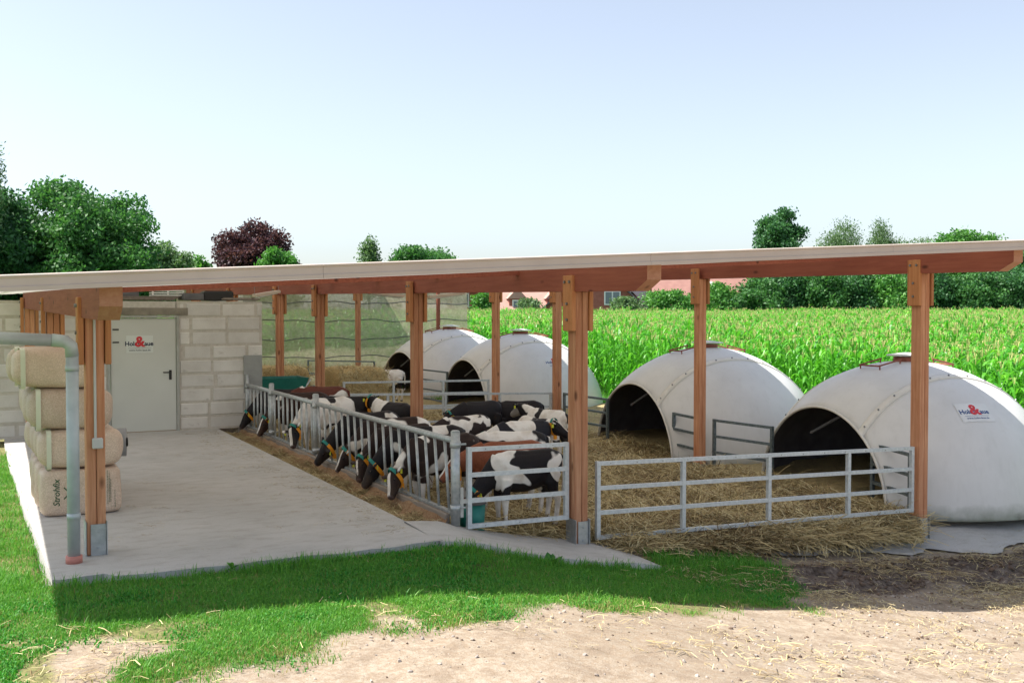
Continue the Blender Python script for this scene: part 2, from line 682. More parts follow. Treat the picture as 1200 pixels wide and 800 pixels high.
def make_concrete():
    m, t = new_mat('concrete')
    v = t.coord('Position')
    a = t.noise(v, 0.7, 5, 0.6)
    col = t.ramp(a, [(0.25, (0.37, 0.36, 0.34)), (0.5, (0.46, 0.445, 0.42)), (0.75, (0.53, 0.51, 0.485))])
    d = t.noise(t.coord('Position', (1, 2.2, 1)), 3.5, 6, 0.65)
    col = t.mix(t.math('MULTIPLY', t.ramp(d, [(0.48, 0), (0.68, 1)]), 0.5), col, (0.27, 0.235, 0.19))
    sp = t.noise(v, 38, 3)
    col = t.mix(t.math('MULTIPLY', t.ramp(sp, [(0.64, 0), (0.72, 1)]), 0.6), col, (0.10, 0.09, 0.075))
    fine = t.noise(v, 120, 3)
    col = t.mix(0.25, col, t.ramp(fine, [(0.3, 0.2), (0.7, 0.55)]))
    t.bsdf(col, 0.85, 0, t.bump(t.mix(0.5, fine, d), 0.25, 0.008), 0.25)
    return m


M['concrete'] = make_concrete()


def make_ground():
    m, t = new_mat('ground')
    v = t.coord('Position')
    big = t.noise(v, 0.6, 5, 0.6)
    fine = t.noise(v, 22, 5, 0.65)
    peb = t.noise(v, 70, 3, 0.6)
    dirt = t.ramp(big, [(0.3, (0.27, 0.225, 0.172)), (0.7, (0.385, 0.325, 0.255))])
    dirt = t.mix(t.math('MULTIPLY', t.ramp(fine, [(0.40, 1), (0.60, 0)]), 0.75), dirt, (0.25, 0.185, 0.125))
    mid = t.noise(v, 5, 6, 0.7)
    dirt = t.mix(t.math('MULTIPLY', t.ramp(mid, [(0.47, 0), (0.62, 1)]), 0.75), dirt, (0.21, 0.16, 0.115))
    dirt = t.mix(t.math('MULTIPLY', t.ramp(peb, [(0.58, 0), (0.68, 1)]), 0.35), dirt, (0.48, 0.42, 0.36))
    mud = t.ramp(t.mix(0.5, fine, t.noise(t.coord('Position', (1, 2.5, 1)), 2.6, 6, 0.7)), [(0.38, (0.045, 0.033, 0.026)), (0.52, (0.13, 0.10, 0.082)), (0.66, (0.27, 0.225, 0.18))])
    soil = t.ramp(fine, [(0.35, (0.11, 0.10, 0.05)), (0.65, (0.21, 0.21, 0.08))])
    zg, zm = t.attr('zone_grass'), t.attr('zone_mud')
    zf = t.attr('zone_field')
    col = t.mix(t.ramp(t.math('ADD', zm, t.math('MULTIPLY', t.math('SUBTRACT', fine, 0.5), 0.8)), [(0.35, 0), (0.6, 1)]), dirt, mud)
    col = t.mix(t.ramp(t.math('ADD', zg, t.math('MULTIPLY', t.math('SUBTRACT', fine, 0.5), 0.6)), [(0.3, 0), (0.65, 1)]), col, soil)
    field = t.ramp(fine, [(0.3, (0.04, 0.10, 0.02)), (0.7, (0.07, 0.17, 0.03))])
    col = t.mix(zf, col, field)
    h = t.mix(0.5, fine, peb)
    t.bsdf(col, 0.92, 0, t.bump(h, 0.7, 0.02), 0.15)
    return m


M['ground'] = make_ground()

m_, t_ = new_mat('straw')
tc = t_.attr('tint')
t_.bsdf(t_.ramp(tc, [(0.0, (0.27, 0.19, 0.09)), (0.5, (0.50, 0.40, 0.20)), (1.0, (0.66, 0.57, 0.34))]), 0.7, 0, None, 0.3)
M['straw'] = m_
m_, t_ = new_mat('straw_dark')
tc = t_.attr('tint')
t_.bsdf(t_.ramp(tc, [(0.0, (0.15, 0.10, 0.05)), (0.5, (0.34, 0.255, 0.12)), (1.0, (0.48, 0.40, 0.21))]), 0.7, 0, None, 0.3)
M['straw_dark'] = m_


def make_straw_base(name, c0, c1, c2):
    m, t = new_mat(name)
    v = t.coord('Position')
    big = t.noise(v, 1.3, 4)
    f = t.noise(t.coord('Position', (1, 1, 1)), 26, 6, 0.7, 1.5)
    col = t.ramp(f, [(0.3, c0), (0.5, c1), (0.7, c2)])
    col = t.mix(t.math('MULTIPLY', t.ramp(big, [(0.5, 0), (0.75, 1)]), 0.6), col, c0)
    t.bsdf(col, 0.9, 0, t.bump(f, 0.9, 0.03), 0.15)
    return m


M['bedding'] = make_straw_base('bedding', (0.22, 0.165, 0.085), (0.44, 0.35, 0.18), (0.58, 0.48, 0.26))
M['haybale'] = make_straw_base('bale_straw', (0.36, 0.26, 0.12), (0.60, 0.45, 0.22), (0.74, 0.60, 0.33))
M['feed'] = make_straw_base('feed_mix', (0.20, 0.11, 0.06), (0.36, 0.225, 0.13), (0.48, 0.33, 0.20))


def make_block():
    m, t = new_mat('aerated_block')
    v = t.coord('Position')
    a = t.noise(v, 2.2, 5, 0.6)
    col = t.ramp(a, [(0.3, (0.58, 0.555, 0.52)), (0.7, (0.72, 0.70, 0.665))])
    k = t.math('MULTIPLY_ADD', t.rand(), 0.16)
    k.node.inputs[2].default_value = 0.92
    col = t.mix(1.0, col, k, 'MULTIPLY')
    st = t.noise(t.coord('Position', (1.0, 1.0, 1.6)), 3.1, 6, 0.7)
    col = t.mix(t.math('MULTIPLY', t.ramp(st, [(0.60, 0), (0.75, 1)]), 0.7), col, (0.26, 0.23, 0.19))
    t.bsdf(col, 0.92, 0, t.bump(t.noise(v, 45, 5, 0.7), 0.35, 0.01), 0.15)
    return m


M['block'] = make_block()


def make_sack():
    m, t = new_mat('brown_paper_wrap')
    v = t.coord('Object')
    a = t.noise(v, 3.0, 5)
    col = t.ramp(a, [(0.3, (0.60, 0.455, 0.355)), (0.7, (0.72, 0.58, 0.475))])
    sp = t.noise(v, 95, 3)
    col = t.mix(t.math('MULTIPLY', t.ramp(sp, [(0.45, 1), (0.6, 0)]), 0.35), col, (0.30, 0.20, 0.12))
    k = t.math('MULTIPLY_ADD', t.rand(), 0.2)
    k.node.inputs[2].default_value = 0.9
    col = t.mix(1.0, col, k, 'MULTIPLY')
    w = t.noise(t.coord('Object', (1, 1, 1)), 7, 4, 0.6, 1.0)
    t.bsdf(col, 0.5, 0, t.bump(t.mix(0.4, w, t.noise(t.coord('Object', (1, 1, 3)), 28, 4, 0.7)), 0.7, 0.03), 0.35)
    return m


M['sack'] = make_sack()
m_, t_ = new_mat('clear_film')
b_ = t_.bsdf((0.62, 0.64, 0.50), 0.25, 0, None, 0.5)
M['film'] = m_

# net: woven mesh, partly see-through
m_, t_ = new_mat('windbreak_net')
v_ = t_.coord('Position')
c_ = t_.ramp(t_.noise(v_, 5.0, 6, 0.7), [(0.35, (0.33, 0.30, 0.21)), (0.7, (0.50, 0.43, 0.34))])
b_ = t_.bsdf(c_, 0.8, 0, None, 0.2)
tl_ = t_.n('BsdfTranslucent')
t_.l(c_, tl_.inputs[0])
mx1 = t_.n('MixShader')
mx1.inputs[0].default_value = 0.5
t_.l(b_.outputs[0], mx1.inputs[1])
t_.l(tl_.outputs[0], mx1.inputs[2])
tp_ = t_.n('BsdfTransparent')
mx2 = t_.n('MixShader')
t_.l(t_.ramp(t_.noise(v_, 14, 3), [(0.3, 0.04), (0.7, 0.30)]), mx2.inputs[0])
t_.l(mx1.outputs[0], mx2.inputs[1])
t_.l(tp_.outputs[0], mx2.inputs[2])
t_.l(mx2.outputs[0], t_.out.inputs[0])
M['net'] = m_

M['grass'] = leaf_mat('grass_blades', (0.17, 0.39, 0.055), (0.05, 0.22, 0.03), 0.35)
M['corn'] = leaf_mat('corn_leaves', (0.18, 0.50, 0.045), (0.045, 0.27, 0.02), 0.4, 0.36)
M['tassel'] = flat('corn_tassel', (0.40, 0.40, 0.14), 0.8)
M['bark'] = simple('bark', (0.13, 0.10, 0.075), (0.07, 0.055, 0.04), 0.9, 0, 6, (1, 1, 0.3), 0.6, 0.03)
M['leaf_oak'] = leaf_mat('oak_leaves', (0.10, 0.25, 0.065), (0.025, 0.105, 0.035))
M['leaf_dark'] = leaf_mat('dark_leaves', (0.085, 0.22, 0.075), (0.025, 0.095, 0.04))
M['leaf_pale'] = leaf_mat('birch_leaves', (0.17, 0.26, 0.12), (0.08, 0.16, 0.07))
M['leaf_bright'] = leaf_mat('shrub_leaves', (0.13, 0.32, 0.06), (0.04, 0.16, 0.035))
M['leaf_copper'] = leaf_mat('copper_leaves', (0.13, 0.05, 0.055), (0.04, 0.022, 0.04))
M['brick'] = simple('house_brick', (0.36, 0.13, 0.10), (0.27, 0.09, 0.07), 0.9, 0, 3)
M['tile_pink'] = simple('pink_roof_tiles', (0.46, 0.28, 0.23), (0.40, 0.23, 0.19), 0.8, 0, 2)
M['tile_brown'] = simple('brown_roof_tiles', (0.30, 0.16, 0.13), (0.24, 0.12, 0.10), 0.8, 0, 2)
M['tile_dark'] = simple('dark_roof_tiles', (0.08, 0.08, 0.09), (0.05, 0.05, 0.06), 0.7, 0, 2)
M['glass'] = flat('window_glass', (0.12, 0.17, 0.20), 0.08, 0, 0.8)
M['win_white'] = flat('window_white', (0.75, 0.75, 0.73), 0.5)

# ================================================================== SETTING: ground
xs = np.unique(np.concatenate([np.linspace(-400, -20, 14), np.linspace(-20, -3, 18), np.arange(-3, 14, 0.06), np.linspace(14, 40, 50), np.linspace(40, 600, 40)]))
ys = np.unique(np.concatenate([np.linspace(-60, 4, 24), np.arange(4, 10, 0.05), np.linspace(10, 36, 90), np.linspace(36, 120, 40), np.linspace(120, 900, 14)]))
GX, GY = np.meshgrid(xs, ys)
GZ = ground_z(GX, GY)
nr, nc = GX.shape
gm = bpy.data.meshes.new('ground')
gm.vertices.add(nr * nc)
gm.vertices.foreach_set('co', np.stack([GX, GY, GZ], -1).astype(np.float32).ravel())
ii, jj = np.meshgrid(np.arange(nr - 1), np.arange(nc - 1), indexing='ij')
q = np.stack([ii * nc + jj, ii * nc + jj + 1, (ii + 1) * nc + jj + 1, (ii + 1) * nc + jj], -1).reshape(-1, 4).astype(np.int32)
gm.loops.add(q.size)
gm.loops.foreach_set('vertex_index', q.ravel())
gm.polygons.add(len(q))
gm.polygons.foreach_set('loop_start', np.arange(0, q.size, 4, dtype=np.int32))
gm.polygons.foreach_set('use_smooth', np.ones(len(q), bool))
zg, zm = zones(GX, GY)
leftg = sstep(0.50, 0.2, GX + 0.25 * (fbm(GX, GY, 2.0, 3) - .5)) * sstep(5.5, 6.2, GY)
zg = np.maximum(zg * sstep(9.2, 8.8, GY), leftg)
zf = np.maximum.reduce([sstep(13.6, 14.6, GX) * sstep(4, 6, GY), sstep(33.2, 34, GY), sstep(-1.5, -4, GX), sstep(3.9, 3.0, np.abs(GY - 20)) * sstep(12.5, 13.5, GX)])
for nm, arr in (('zone_grass', zg), ('zone_mud', zm), ('zone_field', zf)):
    a = gm.attributes.new(nm, 'FLOAT', 'POINT')
    a.data.foreach_set('value', arr.astype(np.float32).ravel())
gm.materials.append(M['ground'])
gm.update(calc_edges=True)
go_ = bpy.data.objects.new('ground', gm)
COL.objects.link(go_)
tag(go_, kind='structure')

# feed alley slab: top face bumpy at the ragged front edge
sb = MB()
xsl = np.linspace(0.22, 3.66, 40)
front = 8.5 + 0.10 * (fbm(xsl, 0 * xsl, 2.2, 3) - 0.5) * 2 + np.where(xsl < 0.8, 0.12, 0)
ysl = np.linspace(0, 1, 14)
P = np.zeros((14, 40, 3))
for i, tt in enumerate(ysl):
    P[i, :, 0] = xsl + (0.05 * (fbm(np.full(40, front.mean() + tt * 10), xsl, 1.0, 2) - .5) if i else 0)
    P[i, :, 1] = front * (1 - tt) + 18.8 * tt
    P[i, :, 0] += 0.20 * (1 - tt) ** 2 * np.clip((0.9 - xsl) / 0.68, 0, 1)
    P[i, :, 2] = 0.0
    P[i, -1, 0] = 3.66
sb.grid(P)
for row, flip in ((P[0], False), (P[-1], True)):
    low = row.copy()
    low[:, 2] = -0.35
    sb.grid(np.stack([low, row]) if not flip else np.stack([row, low]))
for col_, flip in ((P[:, 0], True), (P[:, -1], False)):
    low = col_.copy()
    low[:, 2] = -0.35
    sb.grid(np.stack([low, col_]) if not flip else np.stack([col_, low]))
slab = sb.build('feed_alley_slab', M['concrete'])
tag(slab, kind='structure')
# ramp slab in front of the small gate, stepping down to the right
rb = MB()
xr = np.array([3.62, 4.0, 4.3, 4.75, 5.3, 5.75, 6.05, 6.3])
zr = np.array([-0.006, -0.045, -0.15, -0.27, -0.37, -0.43, -0.50, -0.60])
yf = np.array([8.5, 8.42, 8.42, 8.50, 8.46, 8.44, 8.55, 8.8])
yb = np.array([9.40, 9.44, 9.52, 9.62, 9.62, 9.56, 9.35, 9.1])
xq = np.linspace(3.62, 6.3, 60)
zr, yf, yb = np.interp(xq, xr, zr), np.interp(xq, xr, yf) + 0.10 * (fbm(xq, xq * 0 + 3, 3.5, 3) - .5), np.interp(xq, xr, yb)
zr = zr + 0.02 * (fbm(xq, xq * 0 + 8, 3, 3) - .5)
xr = xq
for x, z in ((xr, zr),):
    top = np.stack([np.stack([x, yf * (1 - t) + yb * t, z + 0.02 * t], -1) for t in np.linspace(0, 1, 6)])
    rb.grid(top)
    lowf = top[0].copy()
    lowf[:, 2] -= 0.28
    lowf[:, 1] += 0.05
    midf = top[0].copy()
    midf[:, 2] -= 0.05
    midf[:, 1] -= 0.03 * fbm(xq, xq * 0 + 21, 6, 2)
    rb.grid(np.stack([lowf, midf, top[0]]))
    lowb = top[-1].copy()
    lowb[:, 2] -= 0.17
    rb.grid(np.stack([top[-1], lowb]))
    rb.grid(np.stack([top[:, -1], np.stack([lowf[-1]] * 6) * 0 + top[:, -1] - [0, 0, .17]]))
ramp = rb.build('gate_slab', M['concrete'])
tag(ramp, kind='structure')
# concrete apron under the right-hand posts and domes
ab = MB()
xa = np.linspace(5.6, 16, 120)
yy = np.linspace(0, 1, 10)
Pa = np.zeros((10, 120, 3))
for i, tt in enumerate(yy):
    y0 = np.interp(xa, [5.6, 8, 10.5, 13, 16], [9.05, 8.95, 8.85, 8.75, 8.6]) + 0.34 * (fbm(xa, xa * 0, 2.2, 4) - .5)
    Pa[i, :, 0] = xa
    Pa[i, :, 1] = y0 * (1 - tt) + 14.5 * tt
    Pa[i, :, 2] = ground_base(xa, Pa[i, :, 1]) + (0.04 if i else -0.02)
ab.grid(Pa)
apron = ab.build('concrete_apron', M['concrete'], smooth=True)
tag(apron, kind='structure')

# ================================================================== SHELTER
def beam_z(x, y):
    return 2.265 + 0.056 * (x - 5.55) + 0.0155 * (y - 8)


BEAM_H, BEAM_W = 0.25, 0.16
shelter = thing('calf_shelter', 'long open timber calf shelter with a shallow cream edged roof', 'shelter', (0.8, 9.4, 0))
ROOF_X0, ROOF_X1, ROOF_Y0, ROOF_Y1 = -0.75, 11.6, 7.82, 33.6


def roof_z(x, y):
    return beam_z(x, y) + BEAM_H + 0.004


# roof: ribbed panels laid side by side along the depth
roof_parent = None
nx = 13
edges = np.linspace(ROOF_X0, ROOF_X1, nx + 1)
for i in range(nx):
    b = MB()
    x0, x1 = edges[i], edges[i + 1] + 0.03
    prof = [(0, 0.014), (0.04, 0.045), (0.10, 0.045), (0.14, 0.014), (0.5, 0.014), (0.54, 0.045), (0.60, 0.045), (0.64, 0.014), (1.0, 0.014)]
    rows = []
    for y in (ROOF_Y0, ROOF_Y1):
        rows.append([(x0 + (x1 - x0) * u, y, roof_z(x0 + (x1 - x0) * u, y) + h + 0.003 * (i % 2)) for u, h in prof])
    b.grid(rows)
    b.build('roof_panel', M['roof'], shelter)
# verge trim along the front edge (and the other edges)


def trim(pa, pb, h0, h1, w, nm='verge_trim', mat='fascia'):
    b = MB()
    pa, pb = Vector(pa), Vector(pb)
    d = (pb - pa).normalized()
    s = d.cross(Vector((0, 0, 1))).normalized()
    vs = []
    sec = [(0, h0), (0.022, h0), (0.022, h0 + 0.03), (0.012, h0 + 0.034), (0.012, h1 - 0.02), (0.02, h1 - 0.012), (0.02, h1), (-w, h1 + 0.012), (-w, h1 - 0.01), (0, h1 - 0.02)]
    for p in (pa, pb):
        for a, z in sec:
            vs.append(p + s * a + Vector((0, 0, z)))
    n = len(sec)
    fs = [(k, (k + 1) % n, n + (k + 1) % n, n + k) for k in range(n)] + [tuple(range(n - 1, -1, -1)), tuple(n + k for k in range(n))]
    b.add(vs, fs)
    return b.build(nm, M[mat], shelter)


def rp(x, y):
    return (x, y, roof_z(x, y))


segs = np.linspace(ROOF_X0, ROOF_X1, 5)
for a, c in zip(segs[:-1], segs[1:]):
    trim(rp(a, ROOF_Y0 - .005), rp(c - 0.003, ROOF_Y0 - .005), -0.012, 0.098, 0.16)
trim(rp(ROOF_X1 + .005, ROOF_Y0), rp(ROOF_X1 + .005, ROOF_Y1), -0.012, 0.098, 0.14)
trim(rp(ROOF_X0 - .005, ROOF_Y1), rp(ROOF_X0 - .005, ROOF_Y0), -0.012, 0.098, 0.14)
# beams: (x at front, x at back, y0, y1)
for xa_, xb_, y0, y1, xbk in ((0.80, 0.60, 7.97, 18.7, 0.6), (5.58, 5.55, 7.97, 32.8, 5.55), (10.72, 10.6, 7.97, 32.8, 10.6)):
    b = MB()
    w = BEAM_W / 2
    zf, zb = beam_z(xa_, y0), beam_z(xb_, y1)
    bev = 0.42

    def sec(x, y, zlo, zhi):
        return [(x - w, y, zlo), (x + w, y, zlo), (x + w, y, zhi), (x - w, y, zhi)]
    S = [sec(xa_, y0, zf + BEAM_H * 0.42, zf + BEAM_H), sec(xa_, y0 + 0.20, beam_z(xa_, y0 + .2), beam_z(xa_, y0 + .2) + BEAM_H), sec(xb_, y1, zb, zb + BEAM_H)]
    vs = [p for s_ in S for p in s_]
    fs = [(3, 2, 1, 0), (8, 9, 10, 11)]
    mi = [1, 0]
    for i in range(2):
        for k in range(4):
            fs.append((i * 4 + k, i * 4 + (k + 1) % 4, i * 4 + 4 + (k + 1) % 4, i * 4 + 4 + k))
            mi.append(1 if (i == 0 and k == 0) else 0)
    b.add(vs, fs)
    b.mi = mi
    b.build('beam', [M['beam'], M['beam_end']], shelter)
# purlins between beams, across the bays
for y in np.arange(10.6, 33, 2.4):
    b = MB()
    zz = lambda x: roof_z(x, y) - 0.03
    b.bar((0.9, y, zz(0.9)), (10.5, y, zz(10.5)), 0.08, 0.05)
    b.build('purlin', M['beam'], shelter)


def post(x, y, zb, w=0.15, drop=0.47, base=True, plates=True, bolts=True):
    zt = beam_z(x, y)
    b = MB()
    b.bevbox((x - w * 0.23, y, (zb + zt) / 2), (w * 0.5, w, zt - zb - 0.004), 0.006)
    b.bevbox((x + w * 0.275, y, (zb + zt) / 2), (w * 0.45, w * 0.985, zt - zb - 0.004), 0.006)
    p = b.build('post', M['post'], shelter)
    if plates:
        for s in (-1, 1):
            b = MB()
            xx = x + s * (BEAM_W / 2 + 0.028)
            b.bevbox((xx, y, zt + (0.17 - drop) / 2 + 0.0), (0.05, w * 1.25, 0.17 + drop), 0.006)
            pl = b.build('cheek_plate', M['plate'], p)
            if bolts and s < 0:
                for dz, dy in ((0.10, -.05), (0.10, .05), (-0.13, 0), (-0.30, 0)):
                    b = MB()
                    b.tube([(xx - 0.025, y + dy, zt + dz), (xx - 0.04, y + dy, zt + dz)], 0.016, 6)
                    pb = b.build('bolt', M['bolt'], p)
    if base:
        b = MB()
        for s in (-1, 1):
            b.box((x + s * (w / 2 + 0.005), y - 0.01, zb + 0.13), (0.007, w + 0.05, 0.32))
        b.box((x + w * 0.1, y - w / 2 - 0.008, zb + 0.12), (w * 0.78, 0.010, 0.29))
        pb = b.build('post_base', M['galv'], p)
        for dz in (0.06, 0.2):
            b = MB()
            b.tube([(x + 0.02, y - w / 2 - 0.013, zb + dz), (x + 0.02, y - w / 2 - 0.024, zb + dz)], 0.012, 6)
            b.build('bolt', M['galv'], p)
    return p


p1 = post(0.80, 9.40, 0.0, 0.155, 0.40)
post(0.72, 14.0, 0.0, 0.15, 0.42)
post(0.60, 18.35, 0.0, 0.15, 0.42)
post(5.60, 9.40, -0.42, 0.16, 0.42)
post(5.56, 13.92, -0.35, 0.15, 0.42, base=False)
post(5.55, 18.78, -0.3, 0.15, 0.42, base=False)
post(5.55, 21.75, -0.3, 0.15, 0.42, base=False)
post(5.55, 26.5, -0.3, 0.15, 0.42, base=False)
post(5.55, 31.6, -0.3, 0.15, 0.42, base=False)
post(10.75, 9.40, -0.85, 0.16, 0.42)
post(10.63, 13.85, -0.72, 0.15, 0.42)
post(10.60, 18.65, -0.6, 0.15, 0.42, base=False)
post(10.60, 21.55, -0.6, 0.15, 0.42, base=False)
post(10.60, 26.6, -0.5, 0.15, 0.42, base=False)
post(10.60, 31.6, -0.5, 0.15, 0.42, base=False)
# conduit and junction box on the front left post
b = MB()
b.tube([(0.80, 9.31, 2.0), (0.80, 9.31, 1.0)], 0.011, 8)
cd = b.build('conduit', M['conduit'], p1)
b = MB()
b.bevbox((0.815, 9.30, 0.955), (0.085, 0.05, 0.09), 0.008)
b.build('junction_box', M['conduit'], p1)

# zinc downpipe with its elbow
dp = thing('downpipe', 'grey zinc downpipe with an elbow beside the front left timber post', 'pipe', (0.61, 9.12, 0))
b = MB()
b.tube([(-0.70, 9.12, 1.90), (0.47, 9.12, 1.835)], 0.050, 16)
b.build('horizontal_run', M['zinc'], dp, True)
b = MB()
b.tube([(0.46, 9.12, 1.836), (0.56, 9.12, 1.825), (0.605, 9.12, 1.785), (0.612, 9.12, 1.70)], 0.053, 16)
b.build('elbow', M['zinc'], dp, True)
b = MB()
b.tube([(0.612, 9.12, 1.71), (0.61, 9.12, 0.05)], 0.050, 18)
b.build('pipe', M['zinc'], dp, True)
for z in (1.58, 0.36):
    b = MB()
    b.tube([(0.611, 9.12, z), (0.611, 9.12, z + 0.05)], 0.054, 18)
    b.build('joint_ring', M['zinc'], dp, True)
b = MB()
b.tube([(0.61, 9.12, 0.0), (0.61, 9.12, 0.06)], 0.066, 18)
b.build('foot_collar', M['pipe_collar'], dp, True)
gb = MB()
pts = []
for t in np.linspace(math.pi, 2 * math.pi, 9):
    pts.append((math.cos(t) * 0.07, math.sin(t) * 0.07))
rows = [[(ROOF_X0 - 0.09 + a, y, roof_z(ROOF_X0, y) - 0.0 + z) for a, z in pts] for y in (ROOF_Y0, ROOF_Y1)]
gb.grid(rows)
gb.build('gutter', M['zinc'], shelter, True)
b = MB()
b.tube([(ROOF_X0 - 0.09, 9.12, 2.12), (ROOF_X0 - 0.09, 9.12, 1.93), (ROOF_X0 + 0.03, 9.12, 1.90)], 0.05, 14)
b.build('gutter_outlet', M['zinc'], dp, True)

# ================================================================== BLOCK WALL with the door
WY = 18.8
DX0, DX1, DZ = 1.86, 2.95, 2.03
wall = thing('block_wall', 'pale aerated concrete block wall with grey steel door at the alley end', 'wall', (1.6, WY, 0))
b = MB()
b.box((-0.13, WY + 0.088, 1.14), (3.96, 0.26, 2.28))
b.build('mortar_core', M['mortar'], wall)
b = MB()
b.box((3.71, WY + 0.088, 1.14), (1.50, 0.26, 2.28))
b.build('mortar_core', M['mortar'], wall)
b = MB()
b.box((2.405, WY + 0.088, 2.16), (1.08, 0.26, 0.24))
b.build('mortar_core', M['mortar'], wall)
course = 0.252
rr = random.Random(3)
for k in range(9):
    z0 = k * course + 0.006
    h = course - 0.030
    x = -2.1 + (0.0 if k % 2 else 0.31) - rr.random() * 0.1
    if k == 0:
        z0 += 0.02
        h -= 0.02
    while x < 4.46:
        L = rr.choice((0.62, 0.62, 0.62, 0.62, 0.5))
        x0, x1 = x, min(x + L - rr.uniform(0.03, 0.055), 4.46)
        x += L
        if x0 < -2.1:
            x0 = -2.1
        spans = [(x0, x1)]
        top = z0 + h
        if z0 < DZ + 0.12:
            spans = []
            if x0 < DX0 - 0.10:
                spans.append((x0, min(x1, DX0 - 0.06)))
            if x1 > DX1 + 0.10:
                spans.append((max(x0, DX1 + 0.06), x1))
        for a, c in spans:
            if c - a < 0.06:
                continue
            b = MB()
            b.bevbox(((a + c) / 2, WY + rr.uniform(-0.004, 0.008), z0 + h / 2), (c - a, 0.10, h * rr.uniform(0.93, 1.0)), 0.012, (0, rr.uniform(-0.006, 0.006), 0))
            b.build('block', M['block'], wall)
b = MB()
b.box((2.40, WY - 0.005, 2.10), (1.50, 0.11, 0.13))
b.build('lintel', M['lintel'], wall)
b = MB()
b.box((4.33, WY + 4.2, 1.15), (0.26, 7.8, 2.3))
b.build('side_wall', M['block'], wall)
b = MB()
for x in (DX0 - 0.025, DX1 + 0.025):
    b = MB()
    b.box((x, WY - 0.03, 1.015), (0.045, 0.10, 2.03))
    b.build('door_jamb', M['frame'], wall)
b = MB()
b.box(((DX0 + DX1) / 2, WY - 0.03, 2.01), (DX1 - DX0, 0.098, 0.04))
b.build('door_head', M['frame'], wall)
b = MB()
b.bevbox(((DX0 + DX1) / 2, WY - 0.025, 1.0), (DX1 - DX0 - 0.012, 0.05, 1.965), 0.006)
door = b.build('door', M['door'], wall)
b = MB()
b.bevbox((2.845, WY - 0.056, 0.99), (0.045, 0.012, 0.17), 0.004)
b.tube([(2.845, WY - 0.06, 1.035), (2.845, WY - 0.095, 1.035), (2.72, WY - 0.10, 1.037)], 0.011, 8)
b.build('handle', M['black'], door)
for z in (1.79, 1.57):
    b = MB()
    b.tube([(1.90, WY - 0.055, z), (2.0, WY - 0.055, z)], 0.012, 6)
    b.build('hinge', M['black'], door)


def firm_sign(parent, place, board_mat, ink, w=0.44, h=0.30, curved=None):
    """board with HOLM & LAUE and the web address under a rule; place maps (u, v, lift) to parent space"""
    b = MB()
    n = 8
    P = np.array([[place((i / n - .5) * w, (j / n - .5) * h, 0.0) for i in range(n + 1)] for j in range(n + 1)])
    b.grid(P)
    b.build('board', board_mat, parent, world=False)

    def put(me, name, du, dv, lift):
        for v in me.vertices:
            v.co = Vector(place(v.co.x + du, v.co.y + dv, lift))
        o = bpy.data.objects.new(name, me)
        COL.objects.link(o)
        o.parent = parent
    put(text_mesh('Holm', 0.105, ink, 0.003), 'lettering', -0.125, 0.005, 0.002)
    put(text_mesh('Laue', 0.105, ink, 0.003), 'lettering', 0.125, 0.005, 0.002)
    put(text_mesh('&', 0.25, M['red'], 0.008), 'ampersand', 0.0, 0.035, 0.003)
    put(text_mesh('www.holm-laue.de', 0.047, ink, 0.0005), 'web_address', 0.0, -0.105, 0.002)
    bb = MB()
    P = np.array([[place(u, v, 0.002) for u in np.linspace(-.19, .19, 9)] for v in (-0.068, -0.064)])
    bb.grid(P)
    bb.build('rule', ink, parent, world=False)


sg = thing('sign', 'small pale firm sign with a big red ampersand on the grey steel door', 'sign', (2.34, WY - 0.054, 1.535))
firm_sign(sg, lambda u, v, l: (u, -l, v), M['sign'], M['ink'])
# thin grey sheet leaning at the wall's right end
b = MB()
b.box((4.285, WY - 0.075, 0.97), (0.33, 0.02, 0.68))
tag(b.build('sheet_panel', simple('sheet_grey', (0.33, 0.34, 0.33), (0.28, 0.29, 0.28), 0.6, 0, 8)), 'plain grey sheet panel standing at the right end of the block wall', 'panel')

# things stored on top of the wall
stor = [((2.45, 19.1, 2.335), (1.0, 0.5, 0.05), 'plank_grey', 'flat grey board stack lying on the wall above the door', 0.02),
        ((2.85, 19.15, 2.43), (0.55, 0.4, 0.10), 'white_plastic', 'pale crate stored on the wall top above the door', -0.05),
        ((3.25, 19.0, 2.36), (0.35, 0.4, 0.11), 'board_dark', 'small dark box on the wall top right of the door', 0.12),
        ((3.72, 19.1, 2.38), (0.52, 0.5, 0.16), 'black', 'long black box stored on the wall top beside the corner', -0.03),
        ((4.1, 18.95, 2.325), (0.7, 0.3, 0.03), 'plank_grey', 'thin weathered board lying on the right wall corner', 0.03),
        ((2.0, 19.2, 2.41), (0.7, 0.5, 0.14), 'board_dark', 'dark bundle on the wall top beside the front beam end', 0.06)]
for c, s, mm, lab, rz in stor:
    b = MB()
    if 'crate' in lab:
        for dz in (-0.04, 0.0, 0.04):
            b.box((c[0], c[1], c[2] + dz), (s[0], s[1], 0.022), (0, 0, rz))
        for sx in (-1, 0, 1):
            b.box((c[0] + sx * s[0] * 0.47, c[1] - s[1] * 0.47, c[2]), (0.03, 0.04, s[2]), (0, 0, rz))
    elif 'stack' in lab:
        for j in range(3):
            b.bevbox((c[0] + 0.05 * j, c[1], c[2] - 0.02 + j * 0.022), (s[0], s[1] * (1 - .1 * j), 0.018), 0.003, (0, 0, rz + 0.03 * j))
    else:
        b.bevbox(c, s, 0.012, (0, 0, rz))
        b.box((c[0], c[1], c[2] + s[2] / 2 + 0.008), (s[0] * 0.9, s[1] * 0.9, 0.012), (0, 0, rz))
    tag(b.build(lab.split()[-6] if False else ('crate' if 'crate' in lab else 'board' if 'board' in lab else 'bundle' if 'bundle' in lab else 'storage_box'), M[mm]), lab, 'crate' if 'crate' in lab else 'board' if 'board' in lab else 'bundle' if 'bundle' in lab else 'box')

